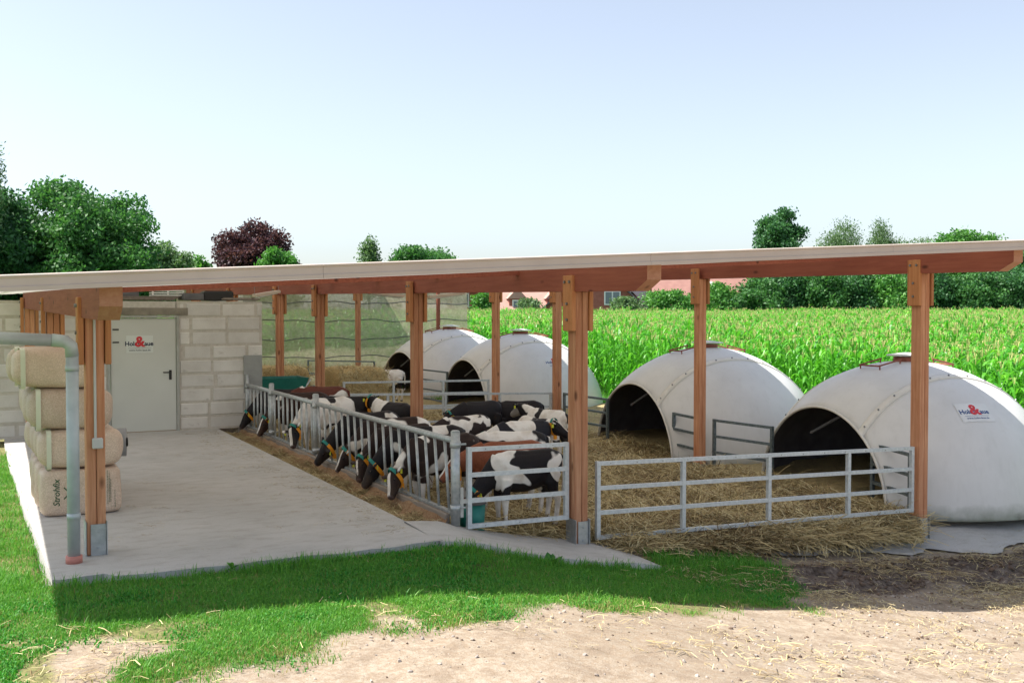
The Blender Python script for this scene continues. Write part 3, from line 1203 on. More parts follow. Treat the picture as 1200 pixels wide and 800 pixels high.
# hanging lamps under the roof
for pa_, pb_, lab in (((5.87, 17, 2.44), (6.6, 17.2, 2.38), 'tilted pale strip light under the roof left of the second row post'),
                      ((7.0, 17, 2.36), (7.78, 17.2, 2.44), 'pale strip light under the roof right of the second row post'),
                      ((3.9, 16.9, 2.36), (4.32, 17, 2.43), 'short pale strip light under the roof above the wall corner')):
    L = thing('strip_light', lab, 'lamp', pa_)
    b = MB()
    b.bar(pa_, pb_, 0.16, 0.045)
    b.build('housing', M['fascia'], L)
    b = MB()
    d = Vector((0, 0, -0.03))
    b.bar(Vector(pa_) + d + Vector((.04, 0, 0)), Vector(pb_) + d - Vector((.04, 0, 0)), 0.10, 0.02)
    b.build('diffuser', M['white_plastic'], L)
    for p in (pa_, pb_):
        b = MB()
        b.tube([p, (p[0], p[1], roof_z(p[0], p[1]))], 0.004, 4)
        b.build('hanger', M['bolt'], L)

# ================================================================== IGLOOS
IR, IH, IA, IW = 2.2, 2.08, 1.62, 0.93


def seg_pts(psi0, psi1, nps, nph):
    P = np.zeros((nps, nph, 3))
    for i, ps in enumerate(np.linspace(psi0, psi1, nps)):
        ky = max(math.cos(ps), 1e-4)
        s = -IA / (IR * ky)
        p0 = -math.pi / 2 if s <= -1 else math.asin(s)
        for j, ph in enumerate(np.linspace(p0, math.pi / 2, nph)):
            P[i, j] = (IR * ky * math.sin(ph), IR * math.sin(ps), IH * ky * math.cos(ph))
    return P


def make_igloo(loc, phi, label, decal):
    ig = thing('calf_igloo', label, 'igloo', loc, phi, 'white domed calf igloos along the pens')
    pw = math.asin(IW / IR)
    for nm, a0, a1, n in (('side_shell', -math.pi / 2 + 0.001, -pw, 20), ('centre_shell', -pw, pw, 16), ('side_shell', pw, math.pi / 2 - 0.001, 20)):
        b = MB()
        b.grid(seg_pts(a0, a1, n, 44))
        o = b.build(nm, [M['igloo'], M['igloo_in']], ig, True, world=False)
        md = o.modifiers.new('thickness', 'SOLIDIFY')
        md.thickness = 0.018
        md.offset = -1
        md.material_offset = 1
    for s in (-1, 1):
        ps = pw
        P = np.zeros((5, 44, 3))
        for i, (off, lift) in enumerate(((-0.05, -0.004), (-0.047, 0.012), (0, 0.015), (0.047, 0.012), (0.05, -0.004))):
            y = s * (IW + off)
            ky = math.sqrt(1 - (y / IR) ** 2)
            p0 = math.asin(max(-1, -IA / (IR * ky)))
            for j, ph in enumerate(np.linspace(p0, math.pi / 2, 44)):
                k = 1 + lift / 2.1
                P[i, j] = (IR * ky * math.sin(ph) * k, y * k, IH * ky * math.cos(ph) * k)
        b = MB()
        b.grid(P)
        fl = b.build('seam_flange', M['seam'], ig, True, world=False)
        b = MB()
        ky = math.sqrt(1 - (IW / IR) ** 2)
        p0 = math.asin(-IA / (IR * ky))
        for ph in np.linspace(p0 + 0.06, math.pi / 2 - 0.05, 15):
            c = Vector((IR * ky * math.sin(ph), s * IW, IH * ky * math.cos(ph)))
            nrm = Vector((c.x / IR ** 2, c.y / IR ** 2, c.z / IH ** 2)).normalized()
            b.tube([c + nrm * 0.015, c + nrm * 0.032], 0.014, 6)
        b.build('bolt_row', M['bolt'], fl, world=False)['kind'] = 'stuff'
    # rolled rim of the opening
    k = math.sqrt(1 - (IA / IR) ** 2)
    pts = [(-IA - 0.01, -IR * k * math.cos(t), IH * k * math.sin(t)) for t in np.linspace(0, math.pi, 48)]
    b = MB()
    b.tube(pts, 0.019, 8)
    b.build('opening_rim', M['seam'], ig, True, world=False)
    # ridge vent
    b = MB()
    b.tube([(0, 0, IH - 0.03), (0, 0, IH + 0.06)], 0.20, 20)
    b.build('vent_ring', M['rust'], ig, world=False)
    b = MB()
    b.tube([(0, 0, IH + 0.075), (0, 0, IH + 0.09), (0, 0, IH + 0.125)], [0.30, 0.31, 0.05], 24)
    b.build('vent_cap', M['white_plastic'], ig, True, world=False)
    for sx in (-1, 1):
        b = MB()
        zz = lambda x, y: IH * math.sqrt(1 - (x / IR) ** 2 - (y / IR) ** 2)
        for sy in (-0.22, 0.22):
            b.tube([(sx * 0.30, sy, zz(.3, sy) + 0.06), (sx * 0.72, sy, zz(.72, sy) + 0.06)], 0.014, 6)
            for xx in (0.32, 0.70):
                b.tube([(sx * xx, sy, zz(xx, sy) - 0.01), (sx * xx, sy, zz(xx, sy) + 0.07)], 0.012, 6)
        b.tube([(sx * 0.72, -0.22, zz(.72, .22) + 0.06), (sx * 0.72, 0.22, zz(.72, .22) + 0.06)], 0.014, 6)
        b.build('vent_guard', M['rust'], ig, world=False)
    # strut inside the opening
    b = MB()
    b.tube([(-IA + 0.25, 0.55, 0.95), (-IA + 0.5, -0.25, 1.42)], 0.022, 8)
    b.build('inner_strut', M['board_dark'], ig, world=False)
    if decal:
        c = Vector(decal)
        n = Vector((c.x / IR ** 2, c.y / IR ** 2, c.z / IH ** 2)).normalized()
        uu = Vector((0, 0, 1)).cross(n).normalized()
        vv = n.cross(uu)

        def place(u, v, l):
            p = c + uu * u + vv * v
            q = math.sqrt((p.x / IR) ** 2 + (p.y / IR) ** 2 + (p.z / IH) ** 2)
            p = p / q
            nn = Vector((p.x / IR ** 2, p.y / IR ** 2, p.z / IH ** 2)).normalized()
            return p + nn * (0.006 + l)
        # the decal is a sticker: it belongs to the shell
        st = bpy.data.objects.new('sticker', None)
        COL.objects.link(st)
        st.parent = ig
        firm_sign(st, place, M['white_plastic'], M['blue_ink'], 0.52, 0.33)
    return ig


make_igloo((12.75, 11.4, -0.75), -0.12, 'nearest white domed calf igloo behind the right front post', (-0.2, -1.59, 1.42))
make_igloo((12.44, 15.98, -0.66), -0.10, 'second nearest white calf igloo with shade-darkened gates beside its opening', None)
make_igloo((12.61, 24.15, -0.53), -0.03, 'third white calf igloo behind the standing calves and thin posts', (0.15, -1.645, 1.37))
make_igloo((12.5, 28.6, -0.46), 0.05, 'farthest white calf igloo in front of the windbreak net', None)


# ================================================================== GATES
def gate(pa, pb, h, nrails, mat, label, uprights=(0, 1), name='gate', cat='gate', group='galvanised pen gates', tw=0.042, ends=True, tilt=0.0):
    """rails between two foot points; uprights as fractions"""
    pa, pb = Vector(pa), Vector(pb)
    g = thing(name, label, cat, pa, 0, group)
    for k in range(nrails):
        z = Vector((0, 0, h * k / (nrails - 1)))
        b = MB()
        b.bar(pa + z, pb + z, tw, tw)
        b.build('rail', mat, g)
    for u in uprights:
        p = pa.lerp(pb, u)
        b = MB()
        if u in (0, 1):
            sft = (pb - pa).normalized() * (tw * 0.5 if u == 0 else -tw * 0.5)
            b.bar(p - Vector((0, 0, tw * 0.55)) + sft, p + Vector((0, 0, h + tw * 0.55)) + sft, tw * 1.1)
        else:
            b.bar(p, p + Vector((0, 0, h)), tw * 1.12)
        b.build('upright', mat, g)
    # little weld-hole dots along the top and bottom rail
    d = (pb - pa).normalized()
    s = Vector((d.y, -d.x, 0))
    if s.y > 0:
        s = -s
    b = MB()
    L = (pb - pa).length
    n = max(2, int(L / 0.33))
    for k in range(n):
        for z in (0, h):
            p = pa.lerp(pb, (k + 0.5) / n) + Vector((0, 0, z)) + s * (tw / 2)
            b.tube([p - s * 0.002, p + s * 0.004], 0.006, 6)
    b.build('bolt_row', M['bolt'], g)['kind'] = 'stuff'
    return g


GP = M['gate_paint']
DG = M['shaded_gate']
gate((4.30, 9.40, -0.10), (5.49, 9.42, -0.115), 0.78, 4, GP, 'small pale metal gate in front of the black and white calf')
gate((5.82, 9.38, -0.36), (10.62, 9.38, -0.48), 0.80, 4, GP, 'long pale metal gate across the front of the straw pen', (0, 0.24, 0.5, 0.765, 1))
# latch ends of the small gate
b = MB()
b.bar((4.18, 9.40, 0.16), (4.30, 9.40, 0.16), 0.04)
b.bar((4.235, 9.40, 0.0), (4.235, 9.40, 0.30), 0.035)
tag(b.build('gate_latch', M['galv']), 'short square latch bar between the fence post and the small gate', 'latch')
gate((10.78, 9.55, -0.60), (11.20, 10.62, -0.60), 0.80, 4, DG, 'short shade-darkened gate between the right front post and nearest igloo')
gate((11.08, 12.55, -0.55), (10.80, 13.70, -0.52), 0.80, 4, DG, 'shade-darkened metal gate between nearest igloo and the single timber post')
gate((10.74, 14.02, -0.52), (10.78, 14.80, -0.50), 0.80, 4, DG, 'shade-darkened metal gate between single timber post and second igloo opening')
gate((10.82, 17.0, -0.42), (10.68, 18.50, -0.40), 0.80, 4, DG, 'shade-darkened metal gate left of the second igloo behind the calves')
gate((5.66, 18.70, -0.28), (10.50, 18.70, -0.42), 0.82, 4, GP, 'long pale metal gate across the middle of the pens behind calves', (0, 0.25, 0.5, 0.75, 1))
gate((6.9, 21.60, -0.28), (10.45, 21.60, -0.33), 0.84, 4, GP, 'pale metal gate across the pens in front of the third igloo', (0, 0.33, 0.67, 1))
gate((10.95, 25.2, -0.3), (10.9, 26.9, -0.3), 0.80, 4, DG, 'shade-darkened metal gate between the two farthest igloos')
gate((10.6, 30.0, -0.2), (9.0, 31.8, -0.2), 0.80, 3, DG, 'shade-darkened metal gate behind the big straw bale near the net')

# ================================================================== FEED FENCE
FX = 4.17
FS = M['fence_steel']
fence_panels = [((9.46, 14.25), 18, 0.13, 'front feed fence panel of slanted grey bars with feeding calves'),
                ((14.40, 16.83), 9, 0.06, 'middle feed fence panel of upright grey bars'),
                ((16.96, 19.12), 8, 0.04, 'rear feed fence panel of grey bars next to the block wall')]
for (y0, y1), n, lean, lab in fence_panels:
    g = thing('feed_fence', lab, 'fence', (FX, y0, 0), 0, 'feed fence panels along the alley')
    b = MB()
    b.tube([(FX, y0, 0.775), (FX, y1, 0.775)], 0.032, 10)
    b.build('top_rail', FS, g, True)
    b = MB()
    b.bar((FX, y0, 0.03), (FX, y1, 0.03), 0.05, 0.05)
    b.build('bottom_rail', FS, g)
    L = (y1 - y0) / n
    for k in range(n):
        yb_ = y0 + L * (k + 0.35)
        b = MB()
        b.tube([(FX, yb_, 0.03), (FX, yb_ + lean * 0.9, 0.75)], 0.0165, 8)
        b.build('bar', FS, g, True)
for y, zt, r, lab in ((9.40, 0.87, 0.047, 'thick round steel post at the front end of the feed fence'),
                      (14.33, 0.90, 0.045, 'round steel post between the front and middle feed fence panels'),
                      (16.90, 0.90, 0.042, 'round steel post between the middle and rear feed fence panels'),
                      (19.10 - 0.42, 0.95, 0.035, 'thin steel post of the feed fence beside the block wall')):
    g = thing('fence_post', lab, 'post', (FX, y, -0.1), 0, 'feed fence posts')
    b = MB()
    b.tube([(FX, y, -0.08), (FX, y, zt)], r, 14)
    b.build('tube', FS, g, True)
    b = MB()
    b.tube([(FX, y, zt), (FX, y, zt + 0.012)], [r * 1.02, r * 0.7], 14)
    b.build('cap', FS, g, True)
    for z in (0.74, 0.10):
        b = MB()
        b.tube([(FX, y, z - 0.03), (FX, y, z + 0.03)], r * 1.18, 14)
        b.tube([(FX + r, y - 0.02, z), (FX + r + 0.06, y - 0.02, z)], 0.012, 6)
        b.build('clamp', FS, g, True)
# kick boards
for y0, y1 in ((9.46, 12.9), (12.93, 16.3), (16.33, 19.1)):
    b = MB()
    b.bevbox((FX - 0.06, (y0 + y1) / 2, -0.045), (0.055, y1 - y0, 0.16), 0.008)
    tag(b.build('kick_board', M['plank_grey']), {9.46: 'nearest', 12.93: 'middle', 16.33: 'farthest'}[y0] + ' weathered plank along the foot of the feed fence', 'plank', 'planks at the fence foot')
# trough with feed
yy = np.linspace(8.98, 18.75, 110)
xx = np.linspace(3.63, 4.12, 12)
XX, YY = np.meshgrid(xx, yy)
ZZ = -0.05 - 0.05 * np.sin(np.clip((XX - 3.63) / 0.49, 0, 1) * math.pi) + (fbm(XX, YY, 4, 3) - .5) * 0.09 - 0.06 * sstep(3.68, 3.63, XX) + 0.07 * sstep(4.0, 4.12, XX)
YY = 9.02 + (XX - 3.63) * 0.9 * (1 - (YY - 8.98) / 9.77) + (YY - 8.98) * (18.75 - 9.02) / 9.77
b = MB()
b.grid(np.stack([XX, YY, ZZ], -1))
tag(b.build('feed_trough', M['feed'], smooth=True), 'shallow trough of brown feed along the foot of the fence', 'trough')

# ================================================================== WRAPPED BALES
def sack_mesh(w, d, h, seed, sag=0.06):
    """rounded wrapped bale standing on z=0, centred in x/y"""
    rr = random.Random(seed)
    bm = bmesh.new()
    bmesh.ops.create_cube(bm, size=1.0)
    bmesh.ops.subdivide_edges(bm, edges=list(bm.edges), cuts=9, use_grid_fill=True)
    o1, o2 = rr.random() * 50, rr.random() * 50
    p = 10.0 if sag < 0.05 else 4.6
    for v in bm.verts:
        c = v.co * 2
        n = (abs(c.x) ** p + abs(c.y) ** p + abs(c.z) ** p) ** (1 / p)
        m = max(abs(c.x), abs(c.y), abs(c.z))
        c = c * (m / n)
        bulge = 1 + sag * (1 - c.z ** 2) * 0.6
        x, y, z = c.x * w / 2 * bulge, c.y * d / 2 * bulge, (c.z + 1) * h / 2
        k = float(vnoise(x + o1, y + z + o2, 6)) - 0.5
        x += 0.02 * k
        y += 0.03 * (float(vnoise(x * 1 + o2, z + o1, 5)) - 0.5)
        z += 0.02 * k * (1 if c.z > 0 else 0.2)
        v.co = (x, y, z)
    me = bpy.data.meshes.new('wrapped_bale')
    bm.to_mesh(me)
    bm.free()
    me.materials.append(M['sack'])
    me.polygons.foreach_set('use_smooth', [True] * len(me.polygons))
    return me


sacks = [sack_mesh(0.78, 0.50, 0.43, s, 0.09) for s in range(4)]
stiff = sack_mesh(0.76, 0.5, 0.47, 9, 0.02)
layers = [(0.0, 0.83, 0.47, 4), (0.475, 0.83, 0.40, 4), (0.875, 0.74, 0.42, 4), (1.30, 0.60, 0.40, 2)]
lname = ('bottom', 'second', 'third', 'top')
rows_n = ('front', 'second row', 'third row', 'rear')
for li, (z, xc, h, nrow) in enumerate(layers):
    for ri in range(nrow):
        me = stiff if (li == 0) else sacks[(li + ri) % 4]
        g = thing('wrapped_bale', '%s layer brown paper wrapped bale, %s, in the stack by the downpipe' % (lname[li], 'foremost' if ri == 0 else rows_n[ri] if ri < 3 else 'rearmost'), 'bale', (xc + rr.uniform(-.02, .02) * (ri > 0) - 0.012 * ri, 11.50 + ri * 0.51, z), rr.uniform(-.04, .04), 'stacked wrapped bales')
        w = inst('wrap', me, g, (0, 0, 0), (0, rr.uniform(-.015, .015) + (0.05 if li == 3 else 0.03 if li == 2 else 0), 0), (1, 1, h / 0.43 if li else 1))
        # clear film strip round the left end
        if li:
            b = MB()
            P = []
            for t in np.linspace(0, 2 * math.pi, 33):
                c, s = math.cos(t), math.sin(t)
                k = (abs(c) ** 7 + abs(s) ** 7) ** (-1 / 7)
                P.append([(-0.30 + dx, c * k * 0.268 * (1 + 0.03 * (1 - abs(s))), h * 0.5 + s * k * h * 0.512) for dx in (-0.025, 0.02)])
            b.grid(P)
            b.build('film_strip', M['film'], g, True, world=False)
        if li == 0 and ri == 0:
            # green print on the foremost bottom bale: name reading upwards, crossed tools, ring
            pr = bpy.data.objects.new('print', None)
            COL.objects.link(pr)
            pr.parent = g
            YF = -0.262
            bvh = BVHTree.FromPolygons([v.co for v in stiff.vertices], [tuple(p.vertices) for p in stiff.polygons])

            def on_face(x, z):
                h_ = bvh.ray_cast(Vector((x, -2, z)), Vector((0, 1, 0)))[0]
                return (h_.y if h_ else YF) - 0.004

            def putt(me_, name, x, z, rot=math.pi / 2):
                for v in me_.vertices:
                    a, c_ = v.co.x, v.co.y
                    xx_, zz_ = x + a * math.cos(rot) - c_ * math.sin(rot), z + a * math.sin(rot) + c_ * math.cos(rot)
                    v.co = Vector((xx_, on_face(xx_, zz_), zz_))
                o = bpy.data.objects.new(name, me_)
                COL.objects.link(o)
                o.parent = pr
            putt(text_mesh('Strohfix', 0.085, M['green_ink'], 0.001, shear=0.25), 'lettering', -0.235, 0.245)
            b = MB()
            for s in (-1, 1):
                b.bar((-0.17, YF, 0.24 - s * 0.06), (-0.06, YF, 0.24 + s * 0.06), 0.003, 0.011)
            b.bar((-0.075, YF, 0.32), (-0.04, YF, 0.285), 0.003, 0.012)
            b.v = [(x, on_face(x, z) + (y - YF), z) for x, y, z in b.v]
            b.build('crossed_tools', M['green_ink'], pr, world=False)
            b = MB()
            ring = [(0.02 + 0.13 * math.cos(t), YF, 0.24 + 0.13 * math.sin(t)) for t in np.linspace(-1.2, 1.2, 12)]
            for a, c_ in zip(ring[:-1], ring[1:]):
                b.bar(a, c_, 0.003, 0.008)
            b.v = [(x, on_face(x, z) + (y - YF), z) for x, y, z in b.v]
            b.build('ring', M['green_ink'], pr, world=False)
            b = MB()
            for x_, z0_, z1_ in ((0.245, 0.10, 0.43), (0.262, 0.12, 0.40), (0.275, 0.12, 0.34), (0.315, 0.06, 0.24)):
                zc = z0_
                while zc < z1_:
                    L_ = rr.uniform(0.01, 0.03)
                    b.bar((x_, YF, zc), (x_, YF, zc + L_), 0.007, 0.003)
                    zc += L_ + 0.008
            b.v = [(x, on_face(x, z) + (y - YF), z) for x, y, z in b.v]
            b.build('small_print', M['green_ink'], pr, world=False)['kind'] = 'stuff'
# grey roll behind the stack
g = thing('film_roll', 'round grey roll end sticking out right of the wrapped bales', 'roll', (1.27, 11.95, 0.475))
b = MB()
b.tube([(1.05, 11.95, 0.65), (1.335, 11.9, 0.65)], 0.155, 22)
b.build('roll', simple('roll_grey', (0.33, 0.33, 0.33), (0.25, 0.25, 0.25), 0.6), g, True)
b = MB()
b.tube([(1.335, 11.9, 0.65), (1.35, 11.9, 0.65)], 0.05, 14)
b.build('core', M['black'], g, True)

# ================================================================== STRAW BALES IN THE BACK, CART, BUCKET
def straw_bale(c, s, label, rz=0):
    g = thing('straw_bale', label, 'bale', (c[0], c[1], c[2]), rz, 'big straw bales in the aisle')
    bm = bmesh.new()
    bmesh.ops.create_cube(bm, size=1.0)
    bmesh.ops.subdivide_edges(bm, edges=list(bm.edges), cuts=11, use_grid_fill=True)
    for v in bm.verts:
        p = v.co * 2
        n = (abs(p.x) ** 9 + abs(p.y) ** 9 + abs(p.z) ** 9) ** (1 / 9)
        m = max(abs(p.x), abs(p.y), abs(p.z))
        p = p * (m / n)
        q = Vector((p.x * s[0] / 2, p.y * s[1] / 2, (p.z + 1) * s[2] / 2))
        d = 0.07 * (float(fbm(q.x + q.y * 2 + 9, q.z + q.y + 4, 5, 3)) - 0.5)
        v.co = q + Vector((p.x, p.y, max(0, p.z))) * d
    me = bpy.data.meshes.new('straw_body')
    bm.to_mesh(me)
    bm.free()
    me.materials.append(M['haybale'])
    me.polygons.foreach_set('use_smooth', [True] * len(me.polygons))
    inst('straw_body', me, g, (0, 0, 0))
    # loose stalks bristling from the faces
    Q = []
    T = []
    for k in range(2600):
        face = random.random()
        u, v = random.uniform(-.5, .5), random.uniform(0.0, 1.0)
        if face < 0.6:
            p = Vector((u * s[0], -s[1] / 2 - 0.01, v * s[2]))
            nn = Vector((0, -1, 0))
        elif face < 0.8:
            p = Vector((u * s[0], random.uniform(-.5, .5) * s[1], s[2] + 0.0))
            nn = Vector((0, 0, 1))
        else:
            p = Vector((s[0] / 2 * random.choice((-1, 1)), u * s[1], v * s[2]))
            nn = Vector((math.copysign(1, p.x), 0, 0))
        d = Vector((random.gauss(0, 1), random.gauss(0, 1), random.gauss(0, 1) - 0.2)).normalized()
        d = (d - nn * d.dot(nn) + nn * random.uniform(0.0, 0.35)).normalized()
        side = d.cross(nn).normalized() * 0.0045
        L = random.uniform(0.05, 0.16)
        Q.append([p - side, p + side, p + d * L + side, p + d * L - side])
        T.append(random.random())
    me = quads_mesh('loose_stalks', Q, M['straw'], T)
    o = inst('loose_stalks', me, g, (0, 0, 0))
    o['kind'] = 'stuff'
    return g


straw_bale((7.55, 22.9, -0.36), (1.25, 1.3, 1.18), 'big pale straw bale behind the middle gate', 0.12)
straw_bale((6.0, 24.8, -0.36), (1.9, 1.2, 1.15), 'long straw bale behind the green cart', 0.05)

ct = thing('feed_cart', 'green plastic tub cart behind the rear feed fence panel', 'cart', (5.15, 20.6, -0.3))
b = MB()
o_ = [(4.55, 20.2), (5.75, 20.2), (5.75, 21.0), (4.55, 21.0)]
i_ = [(4.72, 20.32), (5.58, 20.32), (5.58, 20.88), (4.72, 20.88)]
vs = [(x, y, 0.78) for x, y in o_] + [(x, y, 0.30) for x, y in i_] + [(x * .96 + 5.15 * .04, y * .96 + 20.6 * .04, 0.78) for x, y in o_] + [(x, y, 0.34) for x, y in i_]
fs = [(4, 5, 6, 7)] + [(k, (k + 1) % 4, 4 + (k + 1) % 4, 4 + k) for k in range(4)]
fs += [(8 + (k + 1) % 4, 8 + k, 12 + k, 12 + (k + 1) % 4) for k in range(4)] + [(15, 14, 13, 12)] + [(k, 8 + k, 8 + (k + 1) % 4, (k + 1) % 4) for k in range(4)]
b.add(vs, fs)
b.build('tub', M['green_plastic'], ct)
for y in (20.22, 20.98):
    b = MB()
    b.tube([(4.6, y, 0.20), (5.7, y, 0.24), (6.0, y, 0.70)], 0.018, 8)
    b.build('handle', FS, ct, True)
    b = MB()
    b.tube([(4.85, y - 0.03, -0.08), (4.85, y + 0.03, -0.08)], 0.2, 20)
    b.build('wheel', M['black'], ct, True)
    b = MB()
    b.bar((5.5, y, -0.28), (5.5, y, 0.26), 0.03)
    b.build('leg', FS, ct)

bk = thing('bucket', 'green drinking bucket with grey rim behind the small gate', 'bucket', (4.46, 9.63, -0.235))
b = MB()
b.tube([(4.46, 9.63, -0.235), (4.46, 9.63, 0.10)], [0.125, 0.142], 24)
b.build('pail', M['green_plastic'], bk, True)
b = MB()
b.tube([(4.46, 9.63, 0.085), (4.46, 9.63, 0.125)], [0.152, 0.152], 24)
b.build('rim', M['board_dark'], bk, True)
b = MB()
b.tube([(4.46, 9.63, 0.126), (4.46, 9.63, 0.128)], 0.13, 24)
b.build('water', flat('bucket_water', (0.02, 0.03, 0.03), 0.1), bk)

# ================================================================== WINDBREAK NET
nt = thing('windbreak_net', 'grey green windbreak net with wavy straps closing the rear of the shelter', 'net', (10.9, 33.0, -0.6))
nxp, nzp = 60, 24
NX = np.linspace(5.2, 15.1, nxp)
NZ = np.linspace(-0.40, 2.85, nzp)
P = np.zeros((nzp, nxp, 3))
for i, z in enumerate(NZ):
    P[i, :, 0] = NX
    P[i, :, 1] = 33.0 + 0.03 * np.sin(NX * 1.3 + z * 2) + 0.015 * np.sin(z * 9 + NX)
    P[i, :, 2] = z
b = MB()
b.grid(P)
b.build('net_sheet', M['net'], nt, True)
for z in (0.05, 0.65, 1.25, 1.85, 2.45):
    b = MB()
    pts = [(x, 33.0 + 0.03 * math.sin(x * 1.3 + z * 2) + 0.015 * math.sin(z * 9 + x) - 0.03, z + 0.035 * math.sin(x * 2.1 + z * 5) + 0.02 * math.sin(x * 5)) for x in np.linspace(5.2, 15.1, 50)]
    b.tube(pts, 0.016, 5)
    b.build('strap', M['board_dark'], nt)
for x in (13.95, 15.13):
    b = MB()
    b.bevbox((x, 32.9, 1.1), (0.11 if x < 15 else 0.02, 0.1 if x < 15 else 0.02, 3.5), 0.006)
    b.build('net_post', M['beam'] if x < 15 else M['bolt'], nt)
b = MB()
for k in range(7):
    b = MB()
    x0 = 5.2 + k * 1.43
    b.bevbox((x0 + 0.71, 33.0, -0.62), (1.41, 0.05, 0.46), 0.006)
    b.build('base_board', M['board_dark'], nt)
b = MB()
b.bar((5.2, 32.6, -0.52), (11.5, 32.6, -0.52), 0.04)
b.bar((5.2, 32.6, -0.75), (11.5, 32.6, -0.75), 0.04)
b.build('rail', GP, nt)

# ================================================================== CALVES
def calf_mesh(name, poll, muzzle, up=(0, 0, 1), stride=0.0, lying=False):
    """one continuous calf body facing +x, feet on z=0; returns mesh and head frame"""
    poll, muzzle = Vector(poll), Vector(muzzle)
    b = MB()
    Y = Vector((0, 1, 0))
    Zv = Vector((0, 0, 1))
    body = [(-.53, .765, .045, .055), (-.50, .745, .105, .115), (-.43, .725, .150, .165), (-.33, .70, .172, .20), (-.18, .675, .178, .225), (0.0, .655, .186, .235),
            (.16, .655, .180, .235), (.30, .672, .158, .225), (.40, .70, .130, .19), (.48, .715, .09, .13), (.53, .72, .04, .06)]
    b.loft([((x, 0, z), Y * a, Zv * h) for x, z, a, h in body], 20)
    # withers and hip points
    b.loft([((-.50, 0, .83), Y * .05, Zv * .035), ((-.36, 0, .86), Y * .105, Zv * .05), ((-.05, 0, .855), Y * .08, Zv * .045), ((.25, 0, .865), Y * .06, Zv * .05), ((.40, 0, .83), Y * .05, Zv * .05)], 12)
    # brisket
    b.loft([((.30, 0, .50), Y * .10, Zv * .09), ((.42, 0, .55), Y * .085, Zv * .10), ((.50, 0, .62), Y * .05, Zv * .08)], 12)
    # neck
    d = (muzzle - poll).normalized()
    s = d.cross(Vector(up)).normalized()
    u = s.cross(d).normalized()
    n0, n1 = Vector((.36, 0, .74)), poll + d * 0.05 - u * 0.02
    mid = n0.lerp(n1, 0.5) + Vector((0, 0, 0.02))
    chain = [n0, n0.lerp(mid, .6), mid.lerp(n1, .35), n1]
    rr_ = [(.115, .185), (.095, .155), (.078, .12), (.068, .092)]
    secs = []
    for i, p in enumerate(chain):
        t = (chain[min(i + 1, 3)] - chain[max(i - 1, 0)]).normalized()
        sd = t.cross(Vector((0, 0, 1)))
        sd = Y if sd.length < 0.2 else sd.normalized()
        if sd.dot(Y) < 0:
            sd = -sd
        uu = sd.cross(t).normalized()
        secs.append((p, sd * rr_[i][0], uu * rr_[i][1]))
    b.loft(secs, 16)
    # head
    L = (muzzle - poll).length
    hs = [(-.05, .045, .05, -.01), (0, .073, .075, -.015), (.16, .086, .098, -.03), (.36, .082, .097, -.038), (.55, .064, .080, -.036), (.75, .053, .064, -.034), (.90, .056, .056, -.032), (.98, .050, .045, -.03), (1.02, .03, .028, -.03)]
    b.loft([(poll + d * (t * L) + u * o, s * a, u * h) for t, a, h, o in hs], 16)
    # ears
    for sg_ in (-1, 1):
        e0 = poll + d * 0.03 + s * sg_ * 0.065 + u * 0.015
        dirn = (s * sg_ + u * 0.12 - d * 0.25).normalized()
        w = d.cross(dirn).normalized()
        tip = [(0, .018, .016), (.05, .034, .014), (.10, .036, .012), (.15, .018, .010)]
        b.loft([(e0 + dirn * q, d * a, w * h) for q, a, h in tip], 10)
    # legs
    for sg_ in (-1, 1):
        k = stride * sg_
        fl = [((.33, .10 * sg_, .60), .085), ((.345 + .02 * k, .105 * sg_, .44), .060), ((.35 + .05 * k, .10 * sg_, .31), .046), ((.345 + .09 * k, .10 * sg_, .20), .031), ((.34 + .12 * k, .10 * sg_, .095), .033), ((.36 + .13 * k, .10 * sg_, .05), .036), ((.37 + .13 * k, .10 * sg_, .004), .046)]
        b.tube([p for p, r in fl], [r for p, r in fl], 12)
        k = -stride * sg_
        hl = [((-.35, .10 * sg_, .66), .125), ((-.315 + .02 * k, .12 * sg_, .53), .100), ((-.36 + .04 * k, .115 * sg_, .41), .064), ((-.43 + .07 * k, .11 * sg_, .315), .045), ((-.415 + .1 * k, .11 * sg_, .20), .034), ((-.40 + .12 * k, .11 * sg_, .095), .034), ((-.385 + .13 * k, .11 * sg_, .05), .036), ((-.375 + .13 * k, .11 * sg_, .004), .046)]
        b.tube([p for p, r in hl], [r for p, r in hl], 12)
    # tail
    b.tube([(-.50, 0, .83), (-.555, .0, .80), (-.575, .01, .68), (-.57, .015, .50), (-.565, .02, .38), (-.56, .02, .30)], [.03, .026, .022, .02, .03, .015], 10)
    me = b.mesh(name + '_raw', M['bolt'])
    o = bpy.data.objects.new('tmp', me)
    COL.objects.link(o)
    rm = o.modifiers.new('r', 'REMESH')
    rm.mode = 'VOXEL'
    rm.voxel_size = 0.0125
    sm = o.modifiers.new('s', 'SMOOTH')
    sm.factor = 0.5
    sm.iterations = 4
    dg = bpy.context.evaluated_depsgraph_get()
    out = bpy.data.meshes.new_from_object(o.evaluated_get(dg))
    out.name = name
    COL.objects.unlink(o)
    bpy.data.objects.remove(o)
    n = len(out.vertices)
    co = np.zeros(n * 3, np.float32)
    out.vertices.foreach_get('co', co)
    co = co.reshape(-1, 3)
    rel = co - np.array(poll)
    t = rel @ np.array(d) / L
    sd = rel @ np.array(s)
    uh = rel @ np.array(u)
    dist = np.sqrt(sd ** 2 + (uh + .03) ** 2)
    head = (np.clip((t + 0.15) / 0.1, 0, 1) * np.clip((0.17 - dist) / 0.03, 0, 1) * (t < 1.15))
    blaze = head * np.clip((0.036 - np.abs(sd)) / 0.012, 0, 1) * (uh > -0.02) * (t > 0.06)
